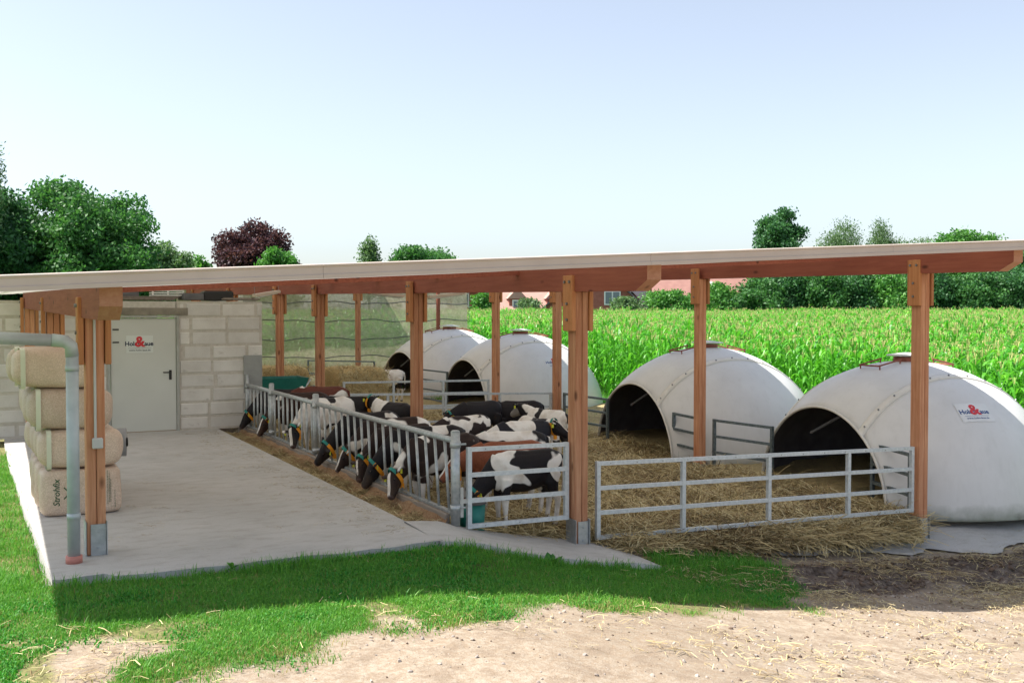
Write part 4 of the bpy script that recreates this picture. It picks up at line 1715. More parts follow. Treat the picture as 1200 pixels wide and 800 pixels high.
    nose = head * np.clip((t - 0.93) / 0.05, 0, 1)
    leg = np.clip((0.40 - co[:, 2]) / 0.08, 0, 1) * (1 - head) * (np.abs(co[:, 0]) < .62)
    for nm, arr in (('head', head), ('blaze', blaze), ('nose', nose), ('leg', leg)):
        a = out.attributes.new(nm, 'FLOAT', 'POINT')
        a.data.foreach_set('value', arr.astype(np.float32))
    out.polygons.foreach_set('use_smooth', [True] * len(out.polygons))
    out.materials.clear()
    out.materials.append(None)
    return dict(me=out, poll=poll, d=d, s=s, u=u, L=L, neck=chain)


def coat(seed, dark=(0.012, 0.010, 0.012), white=(0.78, 0.75, 0.71), thr=0.5, blaze=1.0, legs=1.0, headdark=1.0, scale=1.9):
    m, t = new_mat('coat')
    v = t.coord('Object', (1, 0.8, 1.15), (seed * 3.17, seed * 1.91, seed * 0.77))
    f = t.noise(v, scale, 2.0, 0.45, 0.35)
    w = t.ramp(f, [(thr - 0.008, 0), (thr + 0.008, 1)])                     # white patches
    hd = t.math('MULTIPLY', t.attr('head'), headdark)
    w = t.math('MULTIPLY', w, t.math('SUBTRACT', 1.0, hd))
    fine = t.noise(t.coord('Object'), 9, 3)
    lg = t.ramp(t.math('ADD', t.math('MULTIPLY', t.attr('leg'), legs), t.math('MULTIPLY', fine, 0.4)), [(0.62, 0), (0.68, 1)])
    w = t.math('MAXIMUM', w, lg)
    bl = t.math('MULTIPLY', t.attr('blaze'), blaze)
    w = t.math('MAXIMUM', w, t.ramp(t.math('ADD', bl, t.math('MULTIPLY', fine, 0.5)), [(0.72, 0), (0.78, 1)]))
    hair = t.noise(t.coord('Object', (1, 1, 1)), 60, 3)
    dk = t.mix(t.ramp(hair, [(0.35, 0), (0.75, 0.6)]), dark, [c * 1.7 + 0.003 for c in dark])
    wh = t.mix(t.ramp(t.noise(t.coord('Object'), 5, 4), [(0.45, 0), (0.75, 0.7)]), white, (0.42, 0.34, 0.26))
    col = t.mix(w, dk, wh)
    sepd = t.n('SeparateXYZ')
    t.l(t.coord('Object'), sepd.inputs[0])
    muck = t.math('MULTIPLY', t.ramp(sepd.outputs[2], [(0.12, 0.9), (0.55, 0.0)]), t.ramp(t.noise(t.coord('Object', (1, 1, .6), (seed, 0, 0)), 7, 5, 0.65), [(0.45, 0), (0.62, 1)]))
    col = t.mix(t.math('MULTIPLY', muck, 0.45), col, (0.14, 0.095, 0.055))
    col = t.mix(t.attr('nose'), col, (0.10, 0.07, 0.065))
    sep = t.n('SeparateXYZ')
    t.l(t.coord('Object'), sep.inputs[0])
    col = t.mix(t.ramp(sep.outputs[2], [(0.035, 1), (0.05, 0)]), col, (0.05, 0.04, 0.035))
    t.bsdf(col, 0.6, 0, t.bump(hair, 0.25, 0.006), 0.22)
    return m


POSES = {
    'feed': calf_mesh('calf_feeding', (.735, 0, .47), (.915, 0, .215), (1, 0, 0.6)),
    'feed2': calf_mesh('calf_feeding_turned', (.745, .05, .49), (.875, .20, .245), (1, 0, 0.7)),
    'stand': calf_mesh('calf_standing', (.66, 0, .93), (.93, 0, .77), (0, 0, 1), 0.35),
    'turn': calf_mesh('calf_looking', (.63, .14, .86), (.74, .40, .70), (0, 0, 1), 0.2),
    'low': calf_mesh('calf_lowered', (.74, -.02, .70), (.96, -.06, .50), (0, 0, 1), 0.3),
}


def collar_mesh(P, f=0.80, rw=.098, rh=.128):
    n0, n1 = P['neck'][2], P['neck'][3]
    c = n0.lerp(n1, f)
    t = (n1 - n0).normalized()
    s = t.cross(Vector((0, 0, 1)))
    s = Vector((0, 1, 0)) if s.length < .2 else s.normalized()
    u = s.cross(t).normalized()

    def ring(a0, a1, nn, w, lift):
        rows = []
        for a in np.linspace(a0, a1, nn):
            dirv = s * math.cos(a) * (rw + lift) + u * math.sin(a) * (rh + lift)
            rows.append([c + dirv - t * w / 2, c + dirv + t * w / 2])
        return rows
    b1, b2 = MB(), MB()
    b1.grid(ring(0, 2 * math.pi, 28, 0.042, 0.0))
    b2.grid(ring(math.pi * 0.85, math.pi * 2.15, 22, 0.050, 0.006))
    low = c - u * (rh + 0.03)
    return b1, b2, (c, s, u, t, rw, rh)


CP = {}
for k, P in POSES.items():
    b1, b2, fr = collar_mesh(P)
    t1, t2 = MB(), MB()
    c, s, u, t, rw, rh = fr
    t1.bevbox(c - u * (rh + 0.03), (0.05, 0.055, 0.07), 0.01)
    ets, eys = [], []
    for sg_ in (-1, 1):
        et = MB()
        e0 = P['poll'] + P['d'] * 0.0 + P['s'] * sg_ * 0.165 + P['u'] * 0.0
        et.bevbox(e0 - Vector((0, 0, .02)), (0.012, 0.042, 0.052), 0.004, (0, 0, 0.2))
        ets.append(et.mesh('ear_tag', M['tag_yellow']))
        ey = MB()
        e = P['poll'] + P['d'] * (P['L'] * 0.34) + P['s'] * sg_ * 0.074 + P['u'] * 0.012
        ey.loft([(e - P['d'] * .016, P['s'] * .004, P['u'] * .004), (e - P['d'] * .008, P['s'] * .013, P['u'] * .013), (e + P['d'] * .008, P['s'] * .013, P['u'] * .013), (e + P['d'] * .016, P['s'] * .004, P['u'] * .004)], 10)
        eys.append(ey.mesh('eye', M['eye'], True))
    CP[k] = dict(collar=b1.mesh('collar', M['strap_green']), band=b2.mesh('number_band', M['strap_orange']), block=t1.mesh('collar_weight', M['strap_orange']),
                 tags=ets, eyes=eys)


def calf(pose, x, y, face, mat, label, z=None, scale=1.0, collar=True, group='black and white calves in the pen', flip=1):
    if z is None:
        z = float(straw_z(x, y)) + 0.005
    g = thing('calf', label, 'calf', (x, y, z), face, group)
    g.scale = (scale * 0.87, scale * flip * 0.90, scale * 0.98)
    o = inst('body', POSES[pose]['me'], g, (0, 0, 0))
    o.material_slots[0].link = 'OBJECT'
    o.material_slots[0].material = mat
    for q in (0, 1):
        inst('eye', CP[pose]['eyes'][q], g, (0, 0, 0))
        inst('ear_tag', CP[pose]['tags'][q], g, (0, 0, 0))
    if collar:
        c = inst('collar', CP[pose]['collar'], g, (0, 0, 0))
        inst('number_band', CP[pose]['band'], c, (0, 0, 0))
        inst('collar_weight', CP[pose]['block'], c, (0, 0, 0))
    return g


BLK = (0.011, 0.009, 0.011)
DBR = (0.022, 0.012, 0.010)
RED = (0.20, 0.062, 0.03)
PI = math.pi
# feeding row, nearest first
feedrow = [
    (10.98, 'feed2', -0.04, coat(1, DBR, thr=0.60, legs=0.9), 'nearest feeding calf, dark with a white blaze and orange collar, head in trough'),
    (11.62, 'feed', 0.05, coat(2, BLK, thr=0.58, blaze=0.0), 'second feeding calf from the front, black faced with orange collar'),
    (12.28, 'feed2', 0.0, coat(3, DBR, thr=0.60, blaze=0.55), 'third feeding calf from the front, dark head turned aside'),
    (12.90, 'feed', -0.05, coat(4, DBR, thr=0.56), 'fourth feeding calf from the front, head down with white blaze'),
    (13.52, 'feed2', 0.06, coat(5, BLK, thr=0.55, blaze=0.4), 'fifth feeding calf, black head beside the middle fence post'),
    (15.62, 'feed2', 0.10, coat(6, BLK, thr=0.40, scale=3.0), 'feeding calf with mostly white spotted neck behind middle fence panel'),
    (17.25, 'feed', 0.05, coat(7, (0.03, 0.014, 0.01), thr=0.62), 'dark brown feeding calf with white blaze behind the rear fence panel'),
    (18.25, 'feed', -0.05, coat(8, BLK, thr=0.66, blaze=0.0), 'farthest feeding calf, nearly black, beside the block wall'),
]
vary = [(-.02, .10, 1.0, 1), (.05, -.16, 1.03, -1), (.0, .12, .97, 1), (.10, -.05, 1.0, -1), (-.03, .22, 1.02, -1), (.0, .25, 1.05, 1), (.05, .05, 1.0, 1), (.0, -.12, .98, 1)]
for (y, pose, a, mt, lab), (dx, da, sc1, fl1) in zip(feedrow, vary):
    calf(pose, 4.73 + dx, y, PI + a + da, mt, lab, z=-0.235 + 0.01 * (y - 11), scale=sc1, group='calves feeding along the fence', flip=fl1)
calf('feed', 5.24, 9.92, PI + 0.02, coat(22, BLK, thr=0.53, blaze=0.0, scale=2.2), 'front black and white calf drinking behind the small gate', z=-0.30, scale=0.97)
calf('low', 5.38, 10.62, PI - 0.05, coat(11, RED, thr=0.66, headdark=0.8), 'red brown and white calf behind the drinking calf', scale=1.0)
calf('low', 6.70, 12.75, PI + 0.12, coat(12, (0.013, 0.013, 0.02), thr=0.50, scale=2.1), 'black and white banded calf standing in the middle of pen', scale=0.98)
calf('low', 7.55, 16.0, PI + 0.25, coat(13, BLK, thr=0.78, legs=0.5, blaze=0.0), 'all black calf with orange collar weight behind the banded calf')
calf('turn', 7.15, 13.3, -PI * 0.55, coat(14, BLK, thr=0.42, scale=2.6), 'mostly white calf with black patches looking to the right', scale=0.98)
calf('stand', 8.15, 14.7, PI * 0.60, coat(15, BLK, thr=0.47, scale=2.4, headdark=0.7), 'black and white calf seen from behind beside the front post', collar=False)
calf('low', 8.45, 16.3, PI - 0.2, coat(16, BLK, thr=0.72, blaze=0), 'black calf behind the white calf looking right')
calf('stand', 5.85, 15.7, PI * 0.60, coat(17, BLK, thr=0.52, scale=1.7), 'calf with black back and white rump behind the fence')
calf('low', 5.3, 16.6, PI * 0.85, coat(18, BLK, thr=0.74), 'black backed calf behind the middle feed fence panel')
calf('stand', 9.4, 25.6, PI * 0.98, coat(19, BLK, thr=0.46), 'small far calf standing at the opening of the farthest igloo', scale=0.95)
calf('low', 5.35, 19.9 - 1.9, PI * 1.0 - 0.3, coat(20, (0.10, 0.03, 0.02), thr=0.50), 'brown and white calf beside the green cart')
calf('low', 6.0, 11.75, PI - 0.25, coat(21, BLK, thr=0.50), 'black and white calf between feeding row and the banded calf')
calf('low', 5.95, 13.1, PI + 0.3, coat(23, (0.02, 0.012, 0.012), thr=0.56, scale=2.6), 'dark backed calf just left of the banded calf')

# ================================================================== STRAW BEDDING SHEET
bx = np.unique(np.concatenate([np.arange(4.24, 12.5, 0.12), np.arange(12.5, 14.6, 0.3)]))
by = np.unique(np.concatenate([np.arange(9.02, 19.5, 0.12), np.arange(19.5, 33, 0.4)]))
BX, BY = np.meshgrid(bx, by)
BZ = straw_z(BX, BY)
edge = 9.62 - 0.55 * sstep(5.6, 6.3, BX) + 0.16 * (fbm(BX, BX * 0, 2.0, 3) - .5)
sink = sstep(edge + 0.35, edge, BY)
BZ = BZ * (1 - sink) + (ground_base(BX, BY) - 0.10) * sink
offp = sstep(10.6, 10.85, BX - 0.5 * (BY - 9.3)) * (BY < 11.2)
BZ = BZ * (1 - offp) + (ground_base(BX, BY) - .12) * offp
BZ = np.where(BX < 4.5, BZ - 0.10 * sstep(4.5, 4.24, BX), BZ)
b = MB()
b.grid(np.stack([BX, BY, BZ], -1))
tag(b.build('straw_bedding_floor', M['bedding'], smooth=True), kind='structure')


# ================================================================== SCATTER SOURCES
def source(me):
    return bpy.data.objects.new(me.name, me)


def straw_clump(name, n, rad, Lr, mat, seed, flat_=0.25, w=0.0035):
    r = random.Random(seed)
    Q, T = [], []
    for k in range(n):
        a = r.uniform(0, 2 * PI)
        p = Vector((r.gauss(0, rad), r.gauss(0, rad), r.uniform(0.0, 0.035)))
        d = Vector((math.cos(a), math.sin(a), r.gauss(0, flat_))).normalized()
        L = r.uniform(*Lr)
        sd = d.cross(Vector((r.gauss(0, .4), r.gauss(0, .4), 1))).normalized() * w
        m = p + d * L * 0.5 + Vector((0, 0, r.uniform(-.01, .015)))
        e = p + d * L + Vector((0, 0, -r.uniform(0, .02)))
        t = r.random()
        Q += [[p - sd, p + sd, m + sd, m - sd], [m - sd, m + sd, e + sd, e - sd]]
        T += [t, t]
    return source(quads_mesh(name, Q, mat, T))


def grass_tuft(name, n, h, seed, mat, spread=0.05, bend=0.5, w=0.004):
    r = random.Random(seed)
    Q, T = [], []
    for k in range(n):
        a = r.uniform(0, 2 * PI)
        p = Vector((r.gauss(0, spread), r.gauss(0, spread), -0.005))
        d = Vector((math.cos(a), math.sin(a), 0))
        sd = Vector((-d.y, d.x, 0)) * w * r.uniform(.7, 1.4)
        H = h * r.uniform(0.55, 1.15)
        bd = bend * r.uniform(.2, 1)
        p1 = p + Vector((0, 0, H * .5)) + d * H * .18 * bd
        p2 = p + Vector((0, 0, H * (.95 - .3 * bd))) + d * H * .75 * bd
        t = min(1, max(0, r.gauss(.5, .25)))
        Q += [[p - sd, p + sd, p1 + sd * .8, p1 - sd * .8], [p1 - sd * .8, p1 + sd * .8, p2 + sd * .12, p2 - sd * .12]]
        T += [t, t]
    return source(quads_mesh(name, Q, mat, T))


straw_src = [straw_clump('straw_clump', 26, 0.10, (0.10, 0.30), M['straw'], s) for s in (1, 2)] + [straw_clump('straw_clump', 26, 0.10, (0.08, 0.24), M['straw_dark'], 3)]
strawl_src = [straw_clump('straw_litter', 9, 0.10, (0.03, 0.12), M['straw'], s, 0.06, 0.0022) for s in (4, 5)] + [straw_clump('straw_litter', 12, 0.12, (0.05, 0.18), M['straw_dark'], 6, 0.06, 0.003)]


def rots(n, tilt=0.12):
    return np.stack([RNG.normal(0, tilt, n), RNG.normal(0, tilt, n), RNG.uniform(0, 2 * PI, n)], -1)


# bedding straw: dense near, thinner far
n = 15000
px = RNG.uniform(4.3, 12.6, n)
py = 9.05 + (RNG.random(n) ** 1.7) * 13
e = 9.68 - 0.58 * sstep(5.6, 6.3, px) + 0.2 * (fbm(px, px * 0, 2.0, 3) - .5)
keep = (py > e + 0.5 * sstep(10.2, 10.7, px)) & ~((px > 10.62 + 0.5 * (py - 9.3) + 0.2 * RNG.random(n)) & (py < 10.9)) & ~((px > 11.2) & (py > 17.6))
for cx_, cy_ in ((12.75, 11.4), (12.44, 15.98)):
    keep &= ~((np.hypot(px - cx_, py - cy_) > 1.9) & (px > cx_ - 1.5))
px, py = px[keep], py[keep]
pz = np.maximum(straw_z(px, py), 0 * px - 2) - 0.01
near_edge = py < e[keep] + 0.3
pz = np.where(near_edge, np.maximum(ground_base(px, py) + 0.02, pz - 0.12 * (e[keep] + .3 - py) / .3), pz)
dk = (fbm(px, py, 0.9, 3) < 0.44).astype(int)
vid = np.where(dk & (RNG.random(len(px)) < .75), 2, RNG.integers(0, 2, len(px)))
scatter('straw_bedding', np.stack([px, py, pz], -1), rots(len(px), 0.2), RNG.uniform(.7, 1.3, len(px)), vid, straw_src, label='loose golden straw covering the pen floor', cat='straw')

n = 2600
px = RNG.uniform(3.68, 4.10, n)
py = RNG.uniform(9.15, 18.6, n)
kf = py > 9.1 + (px - 3.63) * 0.9
px, py = px[kf], py[kf]
pz = -0.05 - 0.05 * np.sin(np.clip((px - 3.63) / 0.49, 0, 1) * math.pi) + (fbm(px, py, 4, 3) - .5) * 0.09 - 0.01
scatter('feed_stalks', np.stack([px, py, pz], -1), rots(len(px), .1), RNG.uniform(.22, .5, len(px)), RNG.choice([0, 1, 2, 2], len(px)), straw_src, label='chopped brown stalks lying in the feed trough', cat='feed')

n = 420
px = np.concatenate([RNG.uniform(0.4, 3.6, n // 3), 3.6 - np.abs(RNG.normal(0, .35, n - n // 3))])
py = np.concatenate([RNG.uniform(8.7, 18.5, n // 3), RNG.uniform(9.0, 18.5, n - n // 3)])
kf = px > 0.4
px, py = px[kf], py[kf]
scatter('slab_scraps', np.stack([px, py, np.full(len(px), 0.002)], -1), rots(len(px), .02), RNG.uniform(.15, .45, len(px)), RNG.choice([0, 2, 2], len(px)), strawl_src, label='scraps of feed and straw lying on the concrete', cat='scraps')

# litter on the yard: straw bits on mud and dirt
n = 11000
px = RNG.uniform(-0.5, 13, n)
py = RNG.uniform(4.6, 9.3, n)
gr, mu = zones(px, py)
dens = np.where(mu > .4, 0.4, 0.14) * (1 - 0.85 * gr) * sstep(0.38, 0.62, fbm(px + 3, py * 1.6, 0.8, 3))
dens = np.maximum(dens, 0.5 * sstep(0.56, .66, fbm(px, py, 1.4, 2)) * (mu > .3))
mat_ = sstep(6.4, 7.4, px) * sstep(6.75, 6.95, py) * sstep(7.75, 7.45, py) * sstep(.34, .52, fbm(px * .6, py * 1.5, 1.0, 3))
dens = np.maximum(dens, mat_)
dens = np.where((py > 8.4) & (px < 5.9), 0, dens)
keep = RNG.random(n) < dens
px, py = px[keep], py[keep]
mu = mu[keep]
scatter('straw_litter', np.stack([px, py, ground_z(px, py) + 0.006], -1), rots(len(px), 0.05), RNG.uniform(.5, 1.1, len(px)), np.where(RNG.random(len(px)) < .3 + .35 * mu, 2, RNG.integers(0, 2, len(px))), strawl_src, label='scattered straw bits on the yard', cat='straw')

# stones and clods on the dirt
def stone(name, seed, col):
    bm = bmesh.new()
    bmesh.ops.create_icosphere(bm, subdivisions=1, radius=1.0)
    r = random.Random(seed)
    for v in bm.verts:
        v.co = Vector((v.co.x * r.uniform(.7, 1.2), v.co.y * r.uniform(.6, 1.1), v.co.z * r.uniform(.4, .7)))
    me = bpy.data.meshes.new(name)
    bm.to_mesh(me)
    bm.free()
    me.materials.append(col)
    return source(me)


st_src = [stone('pebble', 1, simple('pebble_pale', (0.46, 0.40, 0.34), (0.34, 0.28, 0.23), 0.9)), stone('pebble', 2, simple('pebble_grey', (0.34, 0.30, 0.27), (0.24, 0.2, 0.17), 0.9)), stone('clod', 3, simple('soil_clod', (0.16, 0.11, 0.08), (0.10, 0.07, 0.05), 0.95))]
n = 13000
px = RNG.uniform(-0.5, 12, n)
py = RNG.uniform(4.6, 8.9, n)
gr, mu = zones(px, py)
keep = (RNG.random(n) < (1 - gr) * (0.25 + .75 * sstep(.4, .65, fbm(px, py, 1.2, 3)))) & ~((py > 8.4) & (px < 6))
px, py, mu = px[keep], py[keep], mu[keep]
sz = 0.003 + 0.019 * RNG.random(len(px)) ** 3.5 + 0.034 * mu * RNG.random(len(px)) ** 2
scatter('pebbles', np.stack([px, py, ground_z(px, py) + sz * .2], -1), rots(len(px), .5), sz, np.where(mu > .4, 2, RNG.choice([0, 0, 1, 1, 2], len(px))), st_src, label='small stones and clods on the bare dirt', cat='stones')

# grass
gsrc = [grass_tuft('grass_tuft', 30, 0.042, 1, M['grass'], 0.045, 0.8, 0.0021), grass_tuft('grass_tuft', 30, 0.030, 2, M['grass'], 0.05, 1.0, 0.0021), grass_tuft('grass_tuft', 18, 0.11, 3, M['grass'], 0.05, 0.8, 0.0028)]
M['grass_yellow'] = leaf_mat('yellow_grass', (0.24, 0.46, 0.07), (0.11, 0.31, 0.04), 0.35)
M['grass_deep'] = leaf_mat('deep_grass', (0.08, 0.34, 0.04), (0.03, 0.19, 0.025), 0.3)
M['dry_grass'] = leaf_mat('dry_grass', (0.42, 0.36, 0.14), (0.22, 0.20, 0.07), 0.3)
gsrc.append(grass_tuft('grass_tuft', 14, 0.045, 4, M['dry_grass'], 0.045, 0.9, 0.002))
gsrc.append(grass_tuft('grass_tuft', 28, 0.036, 5, M['grass_yellow'], 0.045, 1.0, 0.002))
gsrc.append(grass_tuft('clover_tuft', 26, 0.030, 6, M['grass_deep'], 0.05, 1.2, 0.005))
n = 80000
px = RNG.uniform(-2.2, 7.8, n)
py = RNG.uniform(4.8, 9.0, n)
gr, mu = zones(px, py)
onslab = (py > 8.50 + .1 * (fbm(px, px * 0, 2.2, 3) - .5)) & (px > 0.24) & (px < 6.2)
patch = sstep(.36, .56, fbm(px, py, 2.4, 3))
keep = (RNG.random(n) < sstep(.05, .9, gr) * np.where(py < 7.1, 0.04 + 0.96 * patch, 0.4 + 0.6 * patch)) & ~onslab
px, py = px[keep], py[keep]
v = RNG.choice([0, 0, 1, 1, 1], len(px))
tall = (py > 8.25) & (RNG.random(len(px)) < .14) | (RNG.random(len(px)) < .008)
v = np.where(tall, 2, v)
v = np.where(RNG.random(len(px)) < 0.10 + 0.5 * sstep(.48, .62, fbm(px + 40, py, 1.5, 3)) * sstep(7.6, 6.9, py), np.where(RNG.random(len(px)) < .85, 4, v), v)
v = np.where(RNG.random(len(px)) < 0.5 * sstep(.56, .70, fbm(px - 40, py, 2.2, 3)), 5, v)
dry = (RNG.random(len(px)) < 0.05 + 0.30 * sstep(.45, -.1, py - grass_edge(px)))
v = np.where(dry, 3, v)
A = np.stack([px, py, ground_z(px, py)], -1)
# left bank beside the slab
n = 16000
px2 = RNG.uniform(-2.5, 0.60, n)
py2 = RNG.uniform(8.6, 17, n)
k2 = RNG.random(n) < sstep(0.42, 0.15, px2 - 0.20 * sstep(14, 8.6, py2) + 0.3 * (fbm(px2, py2, 1.8, 3) - .5)) * (0.4 + .6 * sstep(.4, .6, fbm(px2, py2, 1.5, 3)))
px2, py2 = px2[k2], py2[k2]
B = np.stack([px2, py2, ground_z(px2, py2)], -1)
v2 = RNG.choice([0, 1, 1, 2, 3], len(px2), p=[.3, .3, .18, .1, .12])
PT = np.concatenate([A, B])
VV = np.concatenate([v, v2])
scatter('grass', PT, rots(len(PT), .12), RNG.uniform(.65, 1.25, len(PT)), VV, gsrc, label='bright green grass in front of the slab', cat='grass')
# rough grass between and behind the domes
n = 9000
px = RNG.uniform(10.8, 16.0, n)
py = RNG.uniform(17.6, 32.5, n)
k = np.ones(n, bool)
for cx_, cy_ in ((12.44, 15.98), (12.61, 24.15), (12.5, 28.6)):
    k &= np.hypot(px - cx_, py - cy_) > 2.25
k &= (px > 11.2)
px, py = px[k], py[k]
scatter('rough_grass', np.stack([px, py, ground_z(px, py)], -1), rots(len(px), .15), RNG.uniform(1.2, 3.2, len(px)), np.full(len(px), 2), gsrc, label='rough grass between the calf igloos', cat='grass')

# broad leaved weeds at the slab edge
def weed(x, y, z, n, L, seed, lab):
    r = random.Random(seed)
    g = thing('dock_weed', lab, 'plant', (x, y, z))
    for k in range(n):
        a = r.uniform(0, 2 * PI)
        el = r.uniform(.35, 1.2)
        d = Vector((math.cos(a) * math.cos(el), math.sin(a) * math.cos(el), math.sin(el)))
        s = Vector((-math.sin(a), math.cos(a), 0))
        ll = L * r.uniform(.6, 1.1)
        w = ll * .17
        rows = []
        for t, ww in ((0, .15), (.25, .5), (.5, 1), (.75, .85), (1, .05)):
            c = d * ll * t - Vector((0, 0, ll * .25 * t * t))
            rows.append([c - s * w * ww, c + Vector((0, 0, -.012 * ww)), c + s * w * ww])
        b = MB()
        b.grid(rows)
        me = b.mesh('leaf', M['leaf_bright'])
        at = me.attributes.new('tint', 'FLOAT', 'POINT')
        at.data.foreach_set('value', np.full(len(me.vertices), r.random(), np.float32))
        inst('leaf', me, g, (0, 0, 0))


weed(4.72, 8.42, -0.36, 12, 0.20, 1, 'broad leaved green weed at the middle of the slab edge')
weed(4.45, 8.40, -0.30, 9, 0.13, 2, 'smaller broad leaved weed just left of the larger weed')
weed(1.75, 8.44, -0.03, 9, 0.11, 3, 'low leafy weed on the left part of slab edge')
weed(5.45, 8.34, -0.52, 8, 0.11, 4, 'low dark weed under the right end of slab edge')

# ================================================================== CORN FIELD
def corn_plant(name, seed, H=2.25, full=True):
    r = random.Random(seed)
    Q, T = [], []
    # stalk as three strips
    for k in range(3):
        a0, a1 = 2 * PI * k / 3, 2 * PI * (k + 1) / 3
        rad = 0.014
        p = [Vector((math.cos(a) * rad, math.sin(a) * rad, 0)) for a in (a0, a1)]
        Q.append([p[0], p[1], p[1] + Vector((0, 0, H * .93)), p[0] + Vector((0, 0, H * .93))])
        T.append(.55)
    a = r.uniform(0, 2 * PI)
    nl = 13 if full else 6
    for k in range(nl):
        z = H * ((0.16 + 0.74 * k / (nl - 1)) if full else (0.5 + 0.42 * k / (nl - 1)))
        a += PI + r.gauss(0, .35)
        d = Vector((math.cos(a), math.sin(a), 0))
        s = Vector((-d.y, d.x, 0))
        L = r.uniform(.55, .85) * (1.0 - 0.25 * abs(k / (nl - 1) - .5))
        w = r.uniform(.022, .034)
        up = r.uniform(.6, 1.05)
        prev = None
        tint = min(1, max(0, r.gauss(.55, .25)))
        for t, ww in ((0, .6), (.28, 1), (.55, .9), (.8, .55), (1, .06)):
            c = Vector((0, 0, z)) + d * L * t * .62 + Vector((0, 0, L * (up * t * 1.35 - 0.95 * t * t)))
            cur = (c - s * w * ww, c + s * w * ww)
            if prev:
                Q.append([prev[0], prev[1], cur[1], cur[0]])
                T.append(tint)
            prev = cur
    nq = len(Q)
    for k in range(6):
        b_ = 2 * PI * k / 6 + r.random()
        d = Vector((math.cos(b_), math.sin(b_), 0)) * (0.11 if k else 0)
        p = Vector((0, 0, H * .92))
        e = p + d + Vector((0, 0, .20 if k == 0 else .13))
        m = p + d * .45 + Vector((0, 0, .15))
        s = Vector((-math.sin(b_), math.cos(b_), 0)) * .0045
        Q += [[p - s, p + s, m + s, m - s], [m - s, m + s, e + s, e - s]]
        T += [.5, .5]
    me = quads_mesh(name, Q, M['corn'], T)
    me.materials.append(M['tassel'])
    mi = [0] * nq + [1] * (len(Q) - nq)
    me.polygons.foreach_set('material_index', mi)
    return source(me)


csrc = [corn_plant('corn_plant', s) for s in (1, 2, 3, 4)]
ptsx, ptsy = [], []
row = 0.62
dirn = np.array([math.cos(0.35), math.sin(0.35)])
nrm_ = np.array([-dirn[1], dirn[0]])
for i in range(-20, 190):
    nn = 700
    t = np.arange(nn) * 0.19 + RNG.uniform(0, .1, nn)
    p = np.array([8.0, 2.0]) + nrm_ * (i * row) + dirn[None] * (t[:, None] - 22) + RNG.normal(0, .05, (nn, 2))
    ptsx.append(p[:, 0])
    ptsy.append(p[:, 1])
px = np.concatenate(ptsx)
py = np.concatenate(ptsy)
dd = px * math.sin(YAW) + py * math.cos(YAW)
ss = px * math.cos(YAW) - py * math.sin(YAW)
inview = (dd < 84 + 3 * (fbm(px, py, .1, 2) - .5)) & (ss < dd * 0.62 + 4) & (ss > -0.42 * dd - 1) & (dd > 10)
field = ((px > 15.6 + 0.2 * np.sin(py)) & (py > 6)) | ((py > 34.3) & (px > 4.0))
keep = inview & field & (RNG.random(len(px)) < np.where(dd > 50, .75, .97))
px, py, dd = px[keep], py[keep], dd[keep]
sc_ = (0.86 + 0.20 * fbm(px, py, .3, 3)) * RNG.normal(1, .06, len(px))
scatter('corn_field', np.stack([px, py, ground_z(px, py) - .02], -1), rots(len(px), .05), sc_, RNG.integers(0, 4, len(px)), csrc, label='tall green corn field with pale tassels behind the igloos', cat='corn')


# ================================================================== TREES
def foliage(lobes, n, size, seed, droop=0.0, shell=0.55, clump=18, cl_r=0.55):
    """leaf quads gathered in clumps over the volume of ellipsoid lobes; lobes: (cx,cy,cz,rx,ry,rz)"""
    r = np.random.default_rng(seed)
    vol = np.array([l[3] * l[4] + l[4] * l[5] for l in lobes])
    Q, T = [], []
    ncl = n // clump
    which = r.choice(len(lobes), ncl, p=vol / vol.sum())
    Lb = np.array(lobes)[which]
    d = r.normal(size=(ncl, 3))
    d /= np.linalg.norm(d, axis=1)[:, None]
    rad = (shell + (1.0 - shell) * r.random(ncl) ** 0.6) * (1 + 0.05 * np.clip(r.normal(size=ncl), -2, 2))
    cen = Lb[:, :3] + d * rad[:, None] * Lb[:, 3:]
    tint_c = np.clip(r.normal(.5, .22, ncl), 0, 1)
    C = np.repeat(cen, clump, 0) + np.clip(r.normal(size=(ncl * clump, 3)), -1.6, 1.6) * cl_r * .8 * np.array([1, 1, .7])
    if droop:
        C[:, 2] -= droop * r.random(len(C)) ** 2
    N = len(C)
    a = r.normal(size=(N, 3))
    if droop:
        a[:, 2] -= 1.2
    a /= np.linalg.norm(a, axis=1)[:, None]
    bb = np.cross(a, r.normal(size=(N, 3)))
    bb /= np.linalg.norm(bb, axis=1)[:, None]
    s = size * r.uniform(.6, 1.35, N)[:, None]
    w = (0.55 if not droop else 0.35)
    Q = np.stack([C - a * s, C + bb * s * w, C + a * s, C - bb * s * w], 1)
    T = np.clip(np.repeat(tint_c, clump) + r.normal(0, .15, N), 0, 1)
    return Q, T


